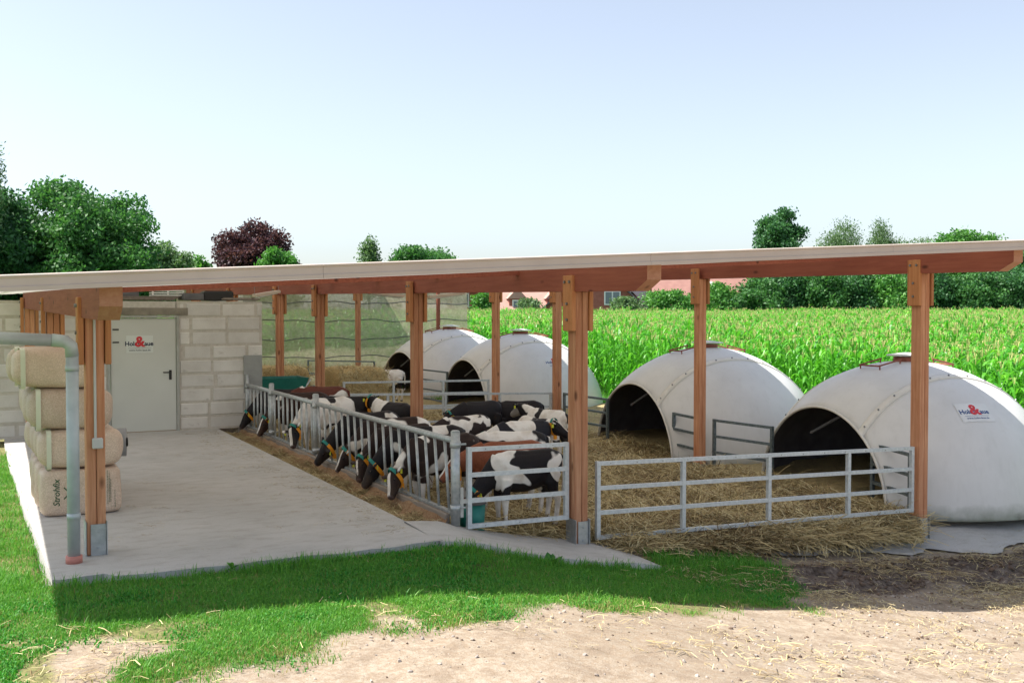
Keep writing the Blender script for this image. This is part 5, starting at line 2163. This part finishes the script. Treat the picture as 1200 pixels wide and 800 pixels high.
def tree(name, label, base, h_trunk, lobes, n, size, mat, seed, cat='tree', group=None, tr=0.25, droop=0.0, shell=0.5, cl_r=0.5, limbs=6):
    """lobes relative to the base"""
    g = thing(name, label, cat, base, 0, group)
    r = random.Random(seed)
    b = MB()
    top = h_trunk
    pts = [(0, 0, -0.3), (0.03, 0, top * .35), (0.08 * r.uniform(-1, 1), .08 * r.uniform(-1, 1), top * .7), (0.15 * r.uniform(-1, 1), 0.1, top)]
    b.tube(pts, [tr * 1.25, tr, tr * .75, tr * .25], 8)
    for k in range(limbs):
        l = lobes[k % len(lobes)]
        p0 = Vector((0, 0, top * r.uniform(.35, .75)))
        e = Vector(l[:3]) + Vector((r.gauss(0, .4) * l[3], r.gauss(0, .4) * l[4], r.gauss(0, .25) * l[5]))
        m = p0.lerp(e, .5) + Vector((0, 0, .08 * (e - p0).length))
        b.tube([p0, m, e], [tr * .45, tr * .28, tr * .06], 6)
    b.build('trunk', M['bark'], g, True, world=False)
    Q, T = foliage(lobes, n, size, seed, droop, shell, 18, cl_r)
    inst('crown', quads_mesh('crown', Q, mat, T), g, (0, 0, 0))
    return g


def gz(x, y):
    return float(ground_z(x, y))


def lobed(h, r, n, seed, low=.35):
    """irregular broad crown: a core with many uneven lobes, leaving notches between"""
    rn = random.Random(seed)
    L = [(0, 0, h * .58, r * .60, r * .60, h * .28)]
    m = int(n * 1.9)
    for k in range(m):
        a = 2.4 * k + rn.uniform(-.4, .4)
        z = h * (low + (.86 - low) * ((k + .5) / m) + rn.uniform(-.05, .05))
        rz = max(.25, math.sqrt(max(0, 1 - ((z / h - .52) / .50) ** 2)))
        q = r * rz * rn.uniform(.50, .80)
        s = r * rn.uniform(.20, .36)
        L.append((math.cos(a) * q, math.sin(a) * q, z, s, s, s * rn.uniform(.65, .95)))
    for k in range(3):
        L.append((rn.uniform(-.35, .35) * r, rn.uniform(-.35, .35) * r, h * rn.uniform(.84, .93), r * .26, r * .26, h * .08))
    return L


# left group
tree('oak_tree', 'big round green tree above the left end of the roof', (4.0, 48.5, 0.3), 4.2, lobed(7.5, 3.9, 12, 5, .25), 62000, 0.095, M['leaf_oak'], 5, tr=.3, cl_r=.33)
tree('maple_tree', 'dark leaved tree at the far left edge beside the big round tree', (-0.3, 47, 0.3), 3.8, lobed(7.0, 2.6, 9, 6, .25), 42000, 0.095, M['leaf_dark'], 6, tr=.25, cl_r=.33)
tree('birch_tree', 'tall pale birch top at the upper left corner', (-0.6, 44, 0.3), 7.5, [(0, 0, 6.0, 1.1, 1.1, 2.6), (.5, 0, 7.4, .6, .6, 1.4), (-.3, .2, 7.8, .5, .5, 1.2)], 9000, 0.08, M['leaf_pale'], 7, tr=.14, droop=.5, cl_r=.25)
tree('ash_tree', 'small pale green tree right of the big round tree', (11.0, 73, 0.7), 3.5, lobed(6.2, 2.0, 7, 8), 16000, 0.12, M['leaf_pale'], 8, tr=.2, cl_r=.35)
tree('copper_beech_tree', 'purple leaved copper beech above the middle left of the roof', (18.8, 80.5, 0.9), 4.2, lobed(8.5, 3.3, 10, 9), 30000, 0.12, M['leaf_copper'], 9, tr=.3, cl_r=.36)
tree('lime_tree', 'small green bush top in front of the copper beech', (19.4, 76, 0.9), 2.5, lobed(6.0, 1.7, 6, 10), 12000, 0.12, M['leaf_bright'], 10, tr=.2, cl_r=.35)
tree('poplar_tree', 'thin pale tree above the roof left of the wide green crown', (33.2, 95.6, 1.0), 7.0, [(0, 0, 5.4, .9, .9, 3.0), (.2, 0, 7.2, .5, .5, 1.5)], 3600, 0.13, M['leaf_pale'], 11, tr=.12, cl_r=.4)
tree('lime_tree', 'wide green crown above the roof centre left', (37.9, 93.2, 1.0), 4.5, lobed(7.7, 4.6, 10, 12), 26000, 0.14, M['leaf_oak'], 12, tr=.3, cl_r=.45)
tree('small_tree', 'tiny green treetop left of the copper beech', (15.1, 84, 1.0), 3.0, lobed(5.8, 1.0, 5, 13), 2500, 0.16, M['leaf_bright'], 13, tr=.12, cl_r=.3)
# right group, beyond the corn
tree('oak_tree', 'dense dark green tree above the roof on the right', (65.5, 73.5, 1.0), 6.0, lobed(10.9, 2.9, 12, 24, .2), 34000, 0.145, M['leaf_dark'], 14, tr=.3, cl_r=.42, group='trees beyond the corn field')
tree('birch_tree', 'airy pale birch next to the dense dark tree', (78.0, 78.5, 1.0), 9.0, [(0, 0, 5.5, 2.3, 2.3, 3.8), (.6, 0, 9.0, 1.5, 1.5, 2.0), (-1.2, 0, 8.0, 1.2, 1.2, 1.8), (1.9, .5, 7.2, 1.2, 1.2, 2.0)], 14000, 0.13, M['leaf_pale'], 15, tr=.18, droop=1.2, cl_r=.5, group='trees beyond the corn field')
tree('birch_tree', 'slim pale birch with a pointed top right of the airy birch', (84.5, 79, 1.0), 9.5, [(0, 0, 6, 1.9, 1.9, 4.0), (-.2, 0, 9.4, .9, .9, 1.9), (1.6, 0, 7.8, 1.1, 1.1, 1.8)], 13000, 0.13, M['leaf_pale'], 16, tr=.18, droop=1.2, cl_r=.45, group='trees beyond the corn field')
tree('birch_tree', 'low pale birch between the slim birch and the broad right tree', (92, 81, 1.0), 8.0, [(0, 0, 5.5, 2.4, 2.4, 3.6), (1.2, 0, 8.2, 1.3, 1.3, 1.6), (-1.0, 0, 8.0, 1.2, 1.2, 1.5)], 12000, 0.14, M['leaf_pale'], 17, tr=.18, droop=.8, cl_r=.5, group='trees beyond the corn field')
tree('lime_tree', 'broad bright green tree above the roof near the right edge', (89, 72.5, 1.0), 6.0, lobed(9.6, 4.6, 11, 18, .2), 36000, 0.15, M['leaf_bright'], 18, tr=.3, cl_r=.5, group='trees beyond the corn field')
tree('oak_tree', 'dark green tree at the far right edge behind the corn', (85.5, 63, 1.0), 5.0, lobed(7.2, 4.2, 10, 19, .2), 32000, 0.145, M['leaf_dark'], 19, tr=.3, cl_r=.45, group='trees beyond the corn field')


def field_pos(u, dist):
    """point beyond the field: u = tangent of bearing right of the view axis, dist along it"""
    return (dist * math.sin(YAW) + u * dist * math.cos(YAW), dist * math.cos(YAW) - u * dist * math.sin(YAW))


hedge = [field_pos(.112, 88) + (3.1, 1.2, 'leaf_pale', 'small pale bush in front of the red gable house'),
         field_pos(.158, 89) + (3.6, 2.6, 'leaf_bright', 'bright green shrub below the brown roof'),
         field_pos(.205, 90) + (4.2, 2.4, 'leaf_bright', 'full bright shrub under the skylight roof'),
         field_pos(.238, 88) + (4.6, 2.5, 'leaf_oak', 'full green shrub left of the dense dark tree'),
         field_pos(.268, 89) + (5.6, 2.6, 'leaf_dark', 'dark shrub under the dense dark tree'),
         field_pos(.305, 88) + (5.2, 2.6, 'leaf_oak', 'green shrub under the airy birch'),
         field_pos(.340, 88) + (5.8, 2.5, 'leaf_dark', 'upright dark shrub in the hedge left of the right post'),
         field_pos(.372, 87) + (5.2, 2.8, 'leaf_bright', 'bright round shrub just behind the right post'),
         field_pos(.410, 88) + (5.8, 2.8, 'leaf_dark', 'tall dark shrub right of the right post'),
         field_pos(.450, 87) + (5.2, 2.8, 'leaf_oak', 'green shrub near the right end of the hedge'),
         field_pos(.490, 88) + (5.6, 3.0, 'leaf_dark', 'last dark shrub of the hedge at the right edge'),
         field_pos(.018, 87) + (2.9, 0.9, 'leaf_pale', 'small pale bush in front of the dormer house'),
         field_pos(-.028, 87) + (3.4, 0.9, 'leaf_bright', 'small green bush beside the net in front of brick house')]
for k, (x, y, h, r_, mm, lab) in enumerate(hedge):
    tree('hedge_shrub', lab, (x, y, gz(x, y)), h * .6, lobed(h, r_, 8, 40 + k, .12) + [(0, 0, h * .25, r_ * .8, r_ * .8, h * .3)], 17000, 0.135, M[mm], 40 + k, 'shrub', 'hedge shrubs beyond the corn', .15, cl_r=.42)
# far wood line behind the houses
for k, (x, y, h, r_, lab) in enumerate([(62, 104, 6.2, 4.5, 'far dark treetop behind the gap between the houses'), (70, 108, 6.5, 5, 'far broad treetop behind the brown roof'),
                                        (100, 92, 9, 7, 'far wide tree behind the birches'), (112, 80, 9, 7, 'far wide tree beyond the right edge hedge'), (54, 110, 6.0, 4.5, 'far low treetop above the small dark roof')]):
    tree('far_tree', lab, (x, y, 1.0), h * .5, lobed(h, r_, 8, 70 + k, .15), 8000, 0.28, M['leaf_dark'], 70 + k, 'tree', 'trees beyond the corn field', .3, cl_r=.55)


# ================================================================== HOUSES
def house(label, base, yaw, w, d, hw, hr, roofmat, wins, dormers=(), skylights=(), ridge_along='x'):
    """gabled house: width w along local x, depth d along y, wall height hw, ridge height hr"""
    g = thing('house', label, 'house', base, yaw)
    b = MB()
    b.box((0, 0, hw / 2), (w, d, hw))
    vs = [(-w / 2, -d / 2, hw), (-w / 2, d / 2, hw), (-w / 2, 0, hr - .1), (w / 2, -d / 2, hw), (w / 2, d / 2, hw), (w / 2, 0, hr - .1)]
    b.add(vs, [(0, 2, 1), (3, 4, 5)])
    b.build('wall', M['brick'], g, world=False)
    for s in (-1, 1):
        b = MB()
        e = 0.45
        k = (hr - hw) / (d / 2)
        y0, z0 = s * (d / 2 + e), hw - k * e
        vs = [(-w / 2 - e, y0, z0), (w / 2 + e, y0, z0), (w / 2 + e, 0, hr), (-w / 2 - e, 0, hr)]
        vs += [(x, y, z + .16) for x, y, z in vs]
        b.add(vs, [(0, 1, 2, 3), (7, 6, 5, 4), (0, 4, 5, 1), (1, 5, 6, 2), (2, 6, 7, 3), (3, 7, 4, 0)])
        rf = b.build('roof', roofmat, g, world=False)
        if s < 0:
            for (sx, t, ww, hh) in skylights:
                b = MB()
                y = -(d / 2) * (1 - t)
                z = hw + k * (d / 2) * t + .2
                b.box((sx, y, z), (ww, hh, .08), (math.atan(k), 0, 0))
                b.build('skylight', M['win_white'], rf, world=False)
            for (sx, ww) in dormers:
                b = MB()
                yd = -d / 2 + .7
                zd = hw + .35
                b.box((sx, yd + .9, zd + .55), (ww, 1.8, 1.1))
                dm = b.build('dormer', M['brick'], rf, world=False)
                b = MB()
                zt = zd + 1.1
                b.add([(sx - ww / 2 - .2, yd - .2, zt), (sx + ww / 2 + .2, yd - .2, zt), (sx, yd - .2, zt + 1.0), (sx - ww / 2 - .2, yd + 2.6, zt), (sx + ww / 2 + .2, yd + 2.6, zt), (sx, yd + 2.6, zt + 1.0)],
                      [(0, 1, 2), (5, 4, 3), (0, 2, 5, 3), (1, 4, 5, 2), (0, 3, 4, 1)])
                b.build('dormer_roof', roofmat, rf, world=False)
                b = MB()
                b.box((sx, yd - .03, zd + .6), (ww * .62, .08, .8))
                b.box((sx, yd - .05, zd + .6), (ww * .5, .06, .66))
                b.build('dormer_window', M['win_white'], rf, world=False)
                for q in (-1, 1):
                    b = MB()
                    b.box((sx + q * ww * .13, yd - .085, zd + .6), (ww * .21, .02, .54))
                    b.build('dormer_pane', M['glass'], rf, world=False)
    for (face, u, z, ww, hh) in wins:
        f = MB()
        if face == 'front':
            f.box((u, -d / 2 - .03, z), (ww, .1, hh))
            gls = [MB().box((u + q * ww * .23, -d / 2 - .09, z), (ww * .38, .03, hh * .82)) for q in (-1, 1)]
        else:
            sx = -w / 2 if face == 'left' else w / 2
            o = -.03 if face == 'left' else .03
            f.box((sx + o, u, z), (.1, ww, hh))
            gls = [MB().box((sx + o * 3, u + q * ww * .23, z), (.03, ww * .38, hh * .82)) for q in (-1, 1)]
        wf = f.build('window', M['win_white'], g, world=False)
        for gl in gls:
            gl.build('pane', M['glass'], wf, world=False)
    b = MB()
    b.box((w * .2, .6, hr - .1), (.6, .5, .9))
    b.build('chimney', M['brick'], g, world=False)
    return g


house('red brick house with a pink tiled roof and two dormers behind the corn', field_pos(.022, 99) + (0.2,), -0.30, 9.0, 8, 1.9, 5.4, M['tile_pink'], [('front', -2.5, 1.1, 1.2, 1.1), ('front', 2.5, 1.1, 1.2, 1.1), ('left', 0, 3.2, 1.2, 1.1)], ((-2.3, 1.5), (1.3, 1.5)))
house('red brick house with its wide gable end facing the shelter', field_pos(.082, 98) + (0.2,), 0.99, 8.0, 10.4, 2.0, 6.6, M['tile_dark'], [('left', -1.6, 3.4, 1.5, 1.3), ('left', 2.2, 3.4, 1.4, 1.3), ('front', 0, 1.5, 1.2, 1.2)])
house('brick house with a white window at the net edge behind the corn', field_pos(-.024, 103) + (0.2,), -0.40, 8.0, 7, 4.3, 5.6, M['tile_brown'], [('front', 0.3, 3.3, 1.7, 1.3), ('front', -2.7, 3.3, 1.5, 1.3), ('front', 3.0, 3.3, 1.2, 1.3)])
house('house with a brown tiled roof and two white skylights behind shrubs', field_pos(.205, 100) + (0.2,), -0.55, 13.0, 9, 2.6, 6.0, M['tile_brown'], [('front', -3, 1.3, 1.3, 1.1), ('front', 3, 1.3, 1.3, 1.1)], (), ((-1.6, .55, .9, 1.2), (2.6, .55, .9, 1.2)))
house('low house with a small dark roof between the gable and shrubs', field_pos(.139, 104) + (0.2,), 0.1, 5.0, 6, 2.2, 4.2, M['tile_dark'], [('front', 0, 1.3, 1.2, 1.1)])
